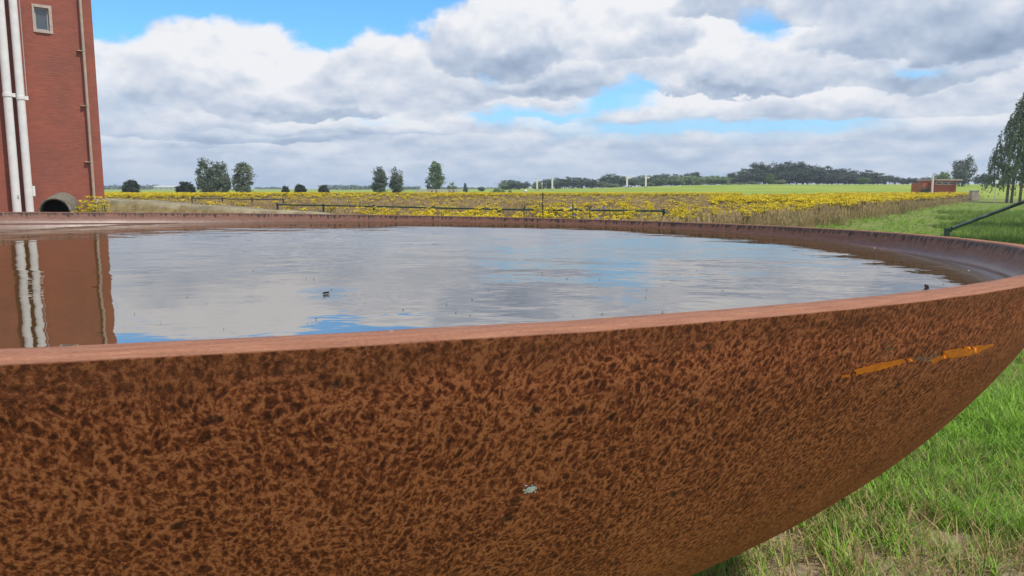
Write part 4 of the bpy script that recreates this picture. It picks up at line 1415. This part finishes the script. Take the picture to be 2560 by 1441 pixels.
def treeline(spec, name, label, group, key, Y, jitter=12):
    for (px, top, wd) in spec:
        tree(name, label, key, px, top, Y + random.uniform(-jitter, jitter), wd * 1.3, group=group)
treeline([(1268, 447, 30), (1290, 449, 28), (1312, 453, 28), (1350, 452, 30), (1368, 445, 30), (1392, 442, 34), (1412, 440, 32), (1432, 442, 30), (1456, 441, 40), (1476, 446, 30)],
         'woodland_tree', 'blue-green tree in the woodland behind the leftmost white masts', 'woodland behind the plain masts', 'wood', 300)
treeline([(1512, 438, 34), (1528, 433, 40), (1546, 436, 34), (1566, 441, 32), (1588, 442, 30), (1606, 437, 32), (1630, 435, 34), (1652, 432, 36), (1678, 434, 36)],
         'woodland_tree', 'dark blue-green tree in the woodland behind the masts with arms', 'woodland behind the armed masts', 'wood', 305)
treeline([(1500, 453, 40), (1530, 458, 36), (1262, 457, 24), (1345, 460, 26)], 'willow_tree', 'pale low willow in front of the mast woodland', 'low willows below the mast woodland', 'willow', 285)
treeline([(1618, 456, 30), (1650, 442, 44), (1690, 441, 46), (1722, 438, 46), (1750, 440, 44), (1782, 438, 44), (1806, 440, 36)],
         'willow_tree', 'light green rounded tree in the row beside the dark wood', 'light green row beside the dark wood', 'mid', 282)
treeline([(1690, 434, 30), (1738, 428, 34), (1712, 432, 32)], 'woodland_tree', 'darker tree top showing over the light green row', 'darker trees behind the light row', 'dark', 310)
treeline([(1836, 428, 34), (1862, 420, 34), (1890, 404, 44), (1916, 405, 40), (1942, 403, 46), (1968, 402, 46), (1994, 401, 48), (2020, 406, 46), (2046, 410, 44), (2072, 413, 44),
          (2098, 419, 44), (2124, 421, 44), (2150, 427, 42), (2174, 424, 40), (2196, 430, 40), (2216, 437, 34)],
         'woodland_tree', 'tall dark tree in the humped wood on the crest', 'tall trees of the humped dark wood', 'dark', 292)
treeline([(1850, 440, 40), (1880, 432, 44), (1910, 430, 44), (1940, 430, 46), (1975, 425, 48), (2010, 424, 48), (2045, 428, 46), (2080, 432, 46), (2115, 436, 44), (2150, 440, 42), (2185, 443, 40)],
         'woodland_tree', 'lower dark tree along the front of the humped wood', 'front trees of the humped dark wood', 'dark', 280, 5)
tree('lime_tree', 'bright lime-green tree before the dark humped wood', 'lime', 1928, 434, 268, 24)
tree('lime_tree', 'small lime-green bush at the low end of the humped wood', 'lime', 2161, 444, 268, 28)
treeline([(1820, 459, 26), (1850, 456, 26), (1878, 453, 24), (1892, 458, 20), (1952, 449, 22), (1780, 463, 24), (1742, 465, 22)], 'willow_tree', 'pale silvery willow bush at the foot of the woods', 'silvery bushes below the woods', 'willow', 266, 3)
treeline([(2240, 441, 16), (2256, 443, 16), (2272, 443, 17), (2288, 444, 16), (2304, 443, 18), (2320, 441, 18), (2446, 436, 20), (2462, 433, 22), (2480, 437, 24)],
         'hedge_tree', 'small dark tree in the hedge line behind the brick hut', 'hedge line behind the hut', 'dark', 300, 4)
tree('willow_tree', 'light green tree directly behind the brick hut roof', 'mid', 2358, 424, 210, 42)
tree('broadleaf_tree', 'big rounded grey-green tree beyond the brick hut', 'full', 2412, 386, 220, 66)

def birch():
    Y = 88.0
    p = at(2534, 490, Y); g = gz(p.x, p.y)
    root = thing('birch_tree', 'tall weeping birch with several pale trunks and drooping twigs', 'tree', (p.x, p.y, g))
    rs = random.Random(5)
    zt = at(2550, 195, Y).z - g
    def X(px): return (px - 2534) / FPX * Y
    tops = []
    for (bx, tx, k) in ((-0.75, -1.0, .74), (-0.2, 0.9, .95), (0.75, 2.4, 1.0)):
        b = MB(); pts = [(bx, 0, -0.3), (bx + .05, 0, zt * .15), (bx + (tx - bx) * .4, rs.uniform(-.3, .3), zt * .45), (tx, rs.uniform(-.5, .5), zt * k * .97)]
        b.tube(pts, [.17, .13, .08, .02], 8)
        for j in range(9):
            t = rs.uniform(.25, .9); z = zt * k * t; xx = bx + (tx - bx) * t; a = rs.uniform(0, 6.283); l_ = rs.uniform(1.0, 2.4) * (1.2 - t * .6)
            b.tube([(xx, 0, z), (xx + math.cos(a) * l_ * .5, math.sin(a) * l_ * .5, z + .8), (xx + math.cos(a) * l_, math.sin(a) * l_, z + .9)], [.05, .035, .012], 5)
            tops.append((xx + math.cos(a) * l_, math.sin(a) * l_, z + .9))
        b.build('trunk', M['birch_bark'], root)
    pts = []
    # drooping strands hung through the crown; its left outline tapers towards the top
    n = 0
    while n < 1500:
        t = rs.random()
        z = zt * (0.17 + 0.83 * t)
        half = 3.6 * (1 - t) ** 0.7 + 0.4
        cx = 0.3 + 1.5 * t
        a = rs.uniform(0, 6.283); d = half * math.sqrt(rs.random())
        x, y = cx + d * math.cos(a) * 1.0, d * math.sin(a)
        n += 1
        L_ = rs.uniform(0.5, 1.5) * (0.6 + 0.6 * d / half); sx = rs.gauss(-.12, .1)
        if rs.random() < .10: continue
        for i in range(15):
            q = i / 14
            pts.append((Vector((x + sx * q * L_ + rs.gauss(0, .06), y + rs.gauss(0, .06), z - q * L_)), Vector((math.cos(a), math.sin(a), 0))))
    for k in range(26):                        # low leafy side branch
        cx, cz = X(2500) + rs.gauss(0, .55), zt * rs.uniform(.14, .32)
        for i in range(26):
            pts.append((Vector((cx + rs.gauss(0, .25), rs.gauss(0, .6), cz + rs.gauss(0, .18))), Vector((-.5, -.5, .3))))
    me = leaf_mesh('crown', pts, .13, M['leaf_birch'], rs, .45)
    link('crown', me, root)
birch()
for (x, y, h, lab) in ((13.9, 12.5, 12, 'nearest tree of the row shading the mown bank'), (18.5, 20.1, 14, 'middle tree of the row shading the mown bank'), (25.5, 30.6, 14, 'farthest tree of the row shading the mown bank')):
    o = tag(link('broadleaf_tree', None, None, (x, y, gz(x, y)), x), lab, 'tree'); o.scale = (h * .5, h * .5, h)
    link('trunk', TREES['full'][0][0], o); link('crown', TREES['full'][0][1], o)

def far_woods():
    """thin blue line of woodland on the horizon, more than half a kilometre off"""
    rs = random.Random(11); pts = []
    for (p0, p1, top, Y, step) in ((255, 400, 462, 700, 5), (395, 480, 466, 750, 5), (800, 905, 462, 640, 5), (900, 945, 464, 700, 4), (640, 720, 468, 900, 4), (1005, 1050, 467, 700, 4), (100, 260, 463, 700, 6), (1100, 1300, 469, 800, 5)):
        px = p0
        while px < p1:
            t = top + rs.uniform(-2.2, 2.2); c = at(px, t, Y); z1 = c.z; r_ = step * Y / FPX * 1.1
            for k in range(46):
                a = rs.uniform(0, 6.283); d = math.sqrt(rs.random())
                pts.append((Vector((c.x + math.cos(a) * d * r_, Y + math.sin(a) * d * r_, z1 * (1 - .25 * d) * rs.uniform(.05, 1.0))), Vector((math.cos(a), math.sin(a), .3))))
            px += step * rs.uniform(.7, 1.2)
    me = leaf_mesh('distant_woodland', pts, .75, M['leaf_wood'], rs)
    tag(link('distant_woodland', me), 'thin bluish line of woodland along the flat horizon', 'woodland', kind='stuff')
far_woods()

# ------------------------------------------------------------------ masts, footbridge, hut and other small things far off
M['mast'] = simple('white_mast_paint', (0.78, 0.76, 0.68), 0.5, 0.06, 2.0)
def mast(px, top, label, arm):
    Y = 225.0; p = at(px, top, Y); g = gz(p.x, p.y)
    root = thing('mast', label, 'mast', (p.x, p.y, g)); h = p.z - g
    b = MB(); b.box((0, 0, h / 2 - .2), (.46, .40, h + .4)); b.build('pole', M['mast'], root)
    b = MB(); b.box((0, 0, .15), (.70, .6, .5)); b.build('base', M['concrete'], root)
    if arm:
        b = MB(); b.box((.23 + .45, 0, h - .75), (.9, .28, .34)); b.build('arm', M['mast'], root)
        b = MB(); b.box((1.15, 0, h - .62), (.25, .30, .5)); b.build('lamp_head', M['frame'], root)
    else:
        b = MB(); b.box((-.32, 0, h - .55), (.20, .25, .5)); b.build('cap_box', M['frame'], root)
mast(1343, 443, 'plain white mast farther from the masts with arms', False)
mast(1381, 442, 'plain white mast standing nearer the masts with arms', False)
mast(1568, 439, 'armed white mast next to the plain pair', True)
mast(1615, 438, 'armed white mast beside the light green row of trees', True)
def small_post():
    p = at(1355, 456, 228); g = gz(p.x, p.y); h = p.z - g
    root = thing('signal_post', 'thin pale signal post between the two plain masts', 'post', (p.x, p.y, g))
    b = MB(); b.tube([(0, 0, -.2), (0, 0, h)], .10, 8); b.build('pole', M['frame'], root)
    b = MB(); b.box((0, -.05, h - .4), (.45, .2, .8)); b.build('signal_head', M['frame'], root)
small_post()

def tank():
    Y = 122.0; p = at(1314, 478, Y); g = gz(p.x, p.y)
    root = thing('tank', 'small round white tank in the grass before the masts', 'tank', (p.x, p.y, g))
    b = MB(); r_ = 3.6 * Y / FPX; zc = p.z - g
    prof = [(0.02, -r_), (.55 * r_, -.85 * r_), (.9 * r_, -.4 * r_), (r_, 0), (.9 * r_, .4 * r_), (.55 * r_, .85 * r_), (.02, r_)]
    b.tube([(0, 0, zc + z) for (_, z) in prof], [q for (q, _) in prof], 16); b.build('body', M['mast'], root, True)
    b = MB(); b.box((-r_ - .05, 0, zc), (.10, .16, .16)); b.build('valve', M['frame'], root)
    b = MB(); b.box((0, 0, (zc - r_) / 2), (.22, .22, max(.1, zc - r_ + .1))); b.build('stand', M['concrete'], root)
tank()

M['rail_wood'] = simple('pale_bridge_paint', (0.52, 0.46, 0.38), 0.8, 0.2, 2.0)
def bridge():
    Y = 150.0; a = at(1042, 484, Y); c = at(1150, 483, Y)
    root = thing('footbridge', 'pale low footbridge with railings across the meadow', 'bridge', (a.x, Y, gz(a.x, Y)))
    L = c.x - a.x; g = gz(a.x, Y); zd = a.z - g
    b = MB(); b.box((L / 2, 0, zd), (L, 1.8, .32)); b.build('deck', M['rail_wood'], root)
    zr = at(1042, 474.5, Y).z - g
    for yy in (-.85, .85):
        for zz in (zr, (zr + zd) / 2 + .1):
            b = MB(); b.box((L / 2, yy, zz), (L + .2, .08, .13)); b.build('rail', M['rail_wood'], root)
        for k in range(11):
            b = MB(); b.box((L * k / 10, yy, (zr + zd) / 2), (.16, .12, zr - zd + .1)); b.build('baluster', M['rail_wood'], root)
    for k in range(6):
        b = MB(); b.box((L * (k + .5) / 6, 0, (zd - .15) / 2), (.5, 1.2, max(.1, zd - .1))); b.build('pier', M['concrete'], root)
    for s, x in ((-1, 0), (1, L)):
        b = MB(); b.box((x + s * .7, 0, zd - .15), (1.4, 1.6, .2)); b.build('abutment', M['concrete'], root)
bridge()
def low_wall():
    Y = 138.0; a = at(1164, 483.5, Y); c = at(1232, 484, Y)
    root = thing('low_wall', 'low pale retaining wall in the meadow by the saplings', 'wall', (a.x, Y, gz(a.x, Y)))
    L = c.x - a.x; h = a.z - gz(a.x, Y)
    for k in range(5):
        b = MB(); b.box((L * (k + .5) / 5, 0, h / 2 - .1), (L / 5 - .03, .3, h + .2)); b.build('panel', M['concrete'], root)
    b = MB(); b.box((L / 2, 0, h + .05), (L + .1, .42, .1)); b.build('coping', M['rail_wood'], root)
    a = at(1300, 484, 128); root = thing('dry_mound', 'low brown mound of cut growth before the masts', 'mound', (a.x + 1.2, 128, gz(a.x, 128)))
    b = MB(); n = 24
    ring = lambda q, z: [(q * 5.0 * math.cos(6.283 * k / n) * (1 + .15 * math.sin(k * 2.1)), q * 1.5 * math.sin(6.283 * k / n), z + .1 * math.sin(k * 1.7) * q * (1 - q)) for k in range(n)]
    rr = [ring(1, -.05), ring(.8, .35), ring(.5, .7), ring(.2, .85), ring(.02, .88)]
    b.add([p for r_ in rr for p in r_], [(i * n + k, i * n + (k + 1) % n, (i + 1) * n + (k + 1) % n, (i + 1) * n + k) for i in range(4) for k in range(n)])
    b.build('heap', M['bank'], root, True)
low_wall()

M['hut_brick'] = simple('orange_hut_brick', (0.40, 0.135, 0.065), 0.9, 0.2, 5.0, 0.15)
M['roof_edge'] = simple('pale_roof_edge', (0.46, 0.40, 0.30), 0.8, 0.15, 3.0)
def hut():
    Y = 118.0; a = at(2334, 481, Y); c = at(2390, 481, Y); g = gz(a.x, Y)
    root = thing('brick_hut', 'small flat-roofed orange brick hut with a band of high windows', 'hut', (a.x, Y, g))
    W = c.x - a.x; zt = at(2334, 452, Y).z - g; D = 4.5
    z0 = zt - .62; z1 = zt - .18
    b = MB(); b.box((W / 2, D / 2, (z0 - .3) / 2), (W, D, z0 + .3)); b.build('wall', M['hut_brick'], root)
    b = MB(); b.box((W / 2, D / 2, (z1 + zt) / 2 - .02), (W, D, zt - z1 - .04)); b.build('lintel', M['hut_brick'], root)
    for x in (.12, W - .12):
        b = MB(); b.box((x, D / 2, (z0 + z1) / 2), (.24, D - .02, z1 - z0)); b.build('corner_pier', M['hut_brick'], root)
    for k in range(3):
        x0 = .24 + (W - .48) * k / 3; x1 = .24 + (W - .48) * (k + 1) / 3
        f = thing('window', None, None); f.parent = root
        b = MB(); t_ = .08
        b.box(((x0 + x1) / 2, .06, z1 - t_ / 2), (x1 - x0 - .02, .1, t_)); b.box(((x0 + x1) / 2, .06, z0 + t_ / 2), (x1 - x0 - .02, .1, t_))
        b.box((x0 + t_ / 2 + .01, .06, (z0 + z1) / 2), (t_, .1, z1 - z0 - 2 * t_)); b.box((x1 - t_ / 2 - .01, .06, (z0 + z1) / 2), (t_, .1, z1 - z0 - 2 * t_))
        b.build('frame', M['mast'], f)
        b = MB(); b.box(((x0 + x1) / 2, .09, (z0 + z1) / 2), (x1 - x0 - .04 - 2 * t_, .03, z1 - z0 - 2 * t_)); b.build('pane', M['glass'], f)
    b = MB(); b.box((W / 2 + .12, D / 2 - .3, zt + .11), (W + .55, D + 1.2, .20)); b.build('roof', M['roof_edge'], root)
    b = MB(); b.box((-.56, D / 2 + .6, (zt - .35) / 2), (1.10, D - 1.0, zt - .35)); b.build('side_wing', M['hut_brick'], root)
    b = MB(); b.tube([(W - .45, -.35, -.2), (W - .45, -.35, zt)], .10, 8); b.build('post', M['hut_brick'], root)
    Y2 = 114.0; p = at(2327, 434, Y2); q = at(2331, 482, Y2); g2 = gz(q.x, Y2)
    root = thing('lamp_post', 'leaning white lamp post before the brick hut', 'lamp post', (q.x, Y2, g2))
    d = p - Vector((q.x, Y2, g2))
    b = MB(); b.tube([(0, 0, -.2), (d.x * .3 + .05, 0, d.z * .5), (d.x * .4 + .12, 0, d.z * .92)], .14, 10); b.build('pole', M['mast'], root)
    b = MB(); b.tube([(d.x * .4 + .12, 0, d.z * .92), (d.x * .4 + .22, 0, d.z * .99), (d.x * .4 + .50, 0, d.z * 1.02)], [.14, .11, .08], 8); b.build('lamp_head', M['frame'], root)
    tree('shrub', 'low dark shrub at the hut side wing', 'dark', 2312, 466, 117, 26, cat='bush')
hut()
def cabinet():
    Y = 96.0; p = at(2436, 478, Y); g = gz(p.x, Y)
    root = thing('cabinet', 'grey utility cabinet standing in the flower belt', 'cabinet', (p.x, Y, g)); h = p.z - g
    b = MB(); b.box((0, 0, h / 2), (.92, .5, h)); b.build('body', M['concrete'], root)
    b = MB(); b.box((0, 0, h + .04), (1.0, .58, .08)); b.build('lid', M['frame'], root)
    for s in (-1, 1):
        b = MB(); b.box((s * .23, -.26, h / 2), (.42, .02, h - .16)); b.build('door', M['stone'], root)
    Y = 86.0; p = at(2491, 450, Y); g = gz(p.x, Y); h = p.z - g
    root = thing('sign_post', 'thin sign post with a pale plate under the birch', 'sign', (p.x, Y, g))
    b = MB(); b.tube([(0, 0, -.2), (-.05, 0, h)], .035, 8); b.build('pole', M['frame'], root)
    b = MB(); b.box((.05, -.04, h - .22), (.32, .03, .40)); b.build('plate', M['mast'], root)
cabinet()
def glasshouse():
    Y = 620.0; a = at(385, 470, Y); c = at(458, 470, Y); g = gz(a.x, Y)
    root = thing('long_shed', 'long low pale shed on the flat horizon between the dark bushes', 'shed', (a.x, Y, g))
    L = c.x - a.x; z0 = at(400, 470.2, Y).z - g; z1 = at(400, 466.5, Y).z - g
    b = MB(); b.box((L / 2, 6, z0 / 2 + .3), (L, 12, z0 + .6)); b.build('wall', M['mast'], root)
    b = MB(); zz = z0 + .6
    b.add([(-.5, -.6, zz), (L + .5, -.6, zz), (L + .5, 6, z1 + .8), (-.5, 6, z1 + .8), (L + .5, 12.6, zz), (-.5, 12.6, zz)], [(0, 1, 2, 3), (3, 2, 4, 5), (0, 3, 5), (1, 4, 2)])
    b.build('roof', M['frame'], root)
    for k in range(6):
        b = MB(); b.box((L * (k + .5) / 6, -.05, z0 * .55), (1.8, .06, z0 * .5)); b.build('door', M['roof_edge'], root)
glasshouse()

# ------------------------------------------------------------------ the air
def make_haze():
    m = bpy.data.materials.new('thin_summer_haze'); m.use_nodes = True
    t = NT(m.node_tree); t.n.clear()
    pv = t.node('ShaderNodeVolumePrincipled'); pv.inputs['Color'].default_value = (0.80, 0.88, 1.0, 1); pv.inputs['Density'].default_value = 0.00045
    pv.inputs['Anisotropy'].default_value = 0.2
    out = t.node('ShaderNodeOutputMaterial'); t.l.new(pv.outputs[0], out.inputs['Volume'])
    b = MB(); b.box((0, 478, 12.0), (1900, 1080, 28.0)); o = b.build('haze', m)
    tag(o, 'thin pale summer haze over the fields', 'haze', kind='stuff')
make_haze()
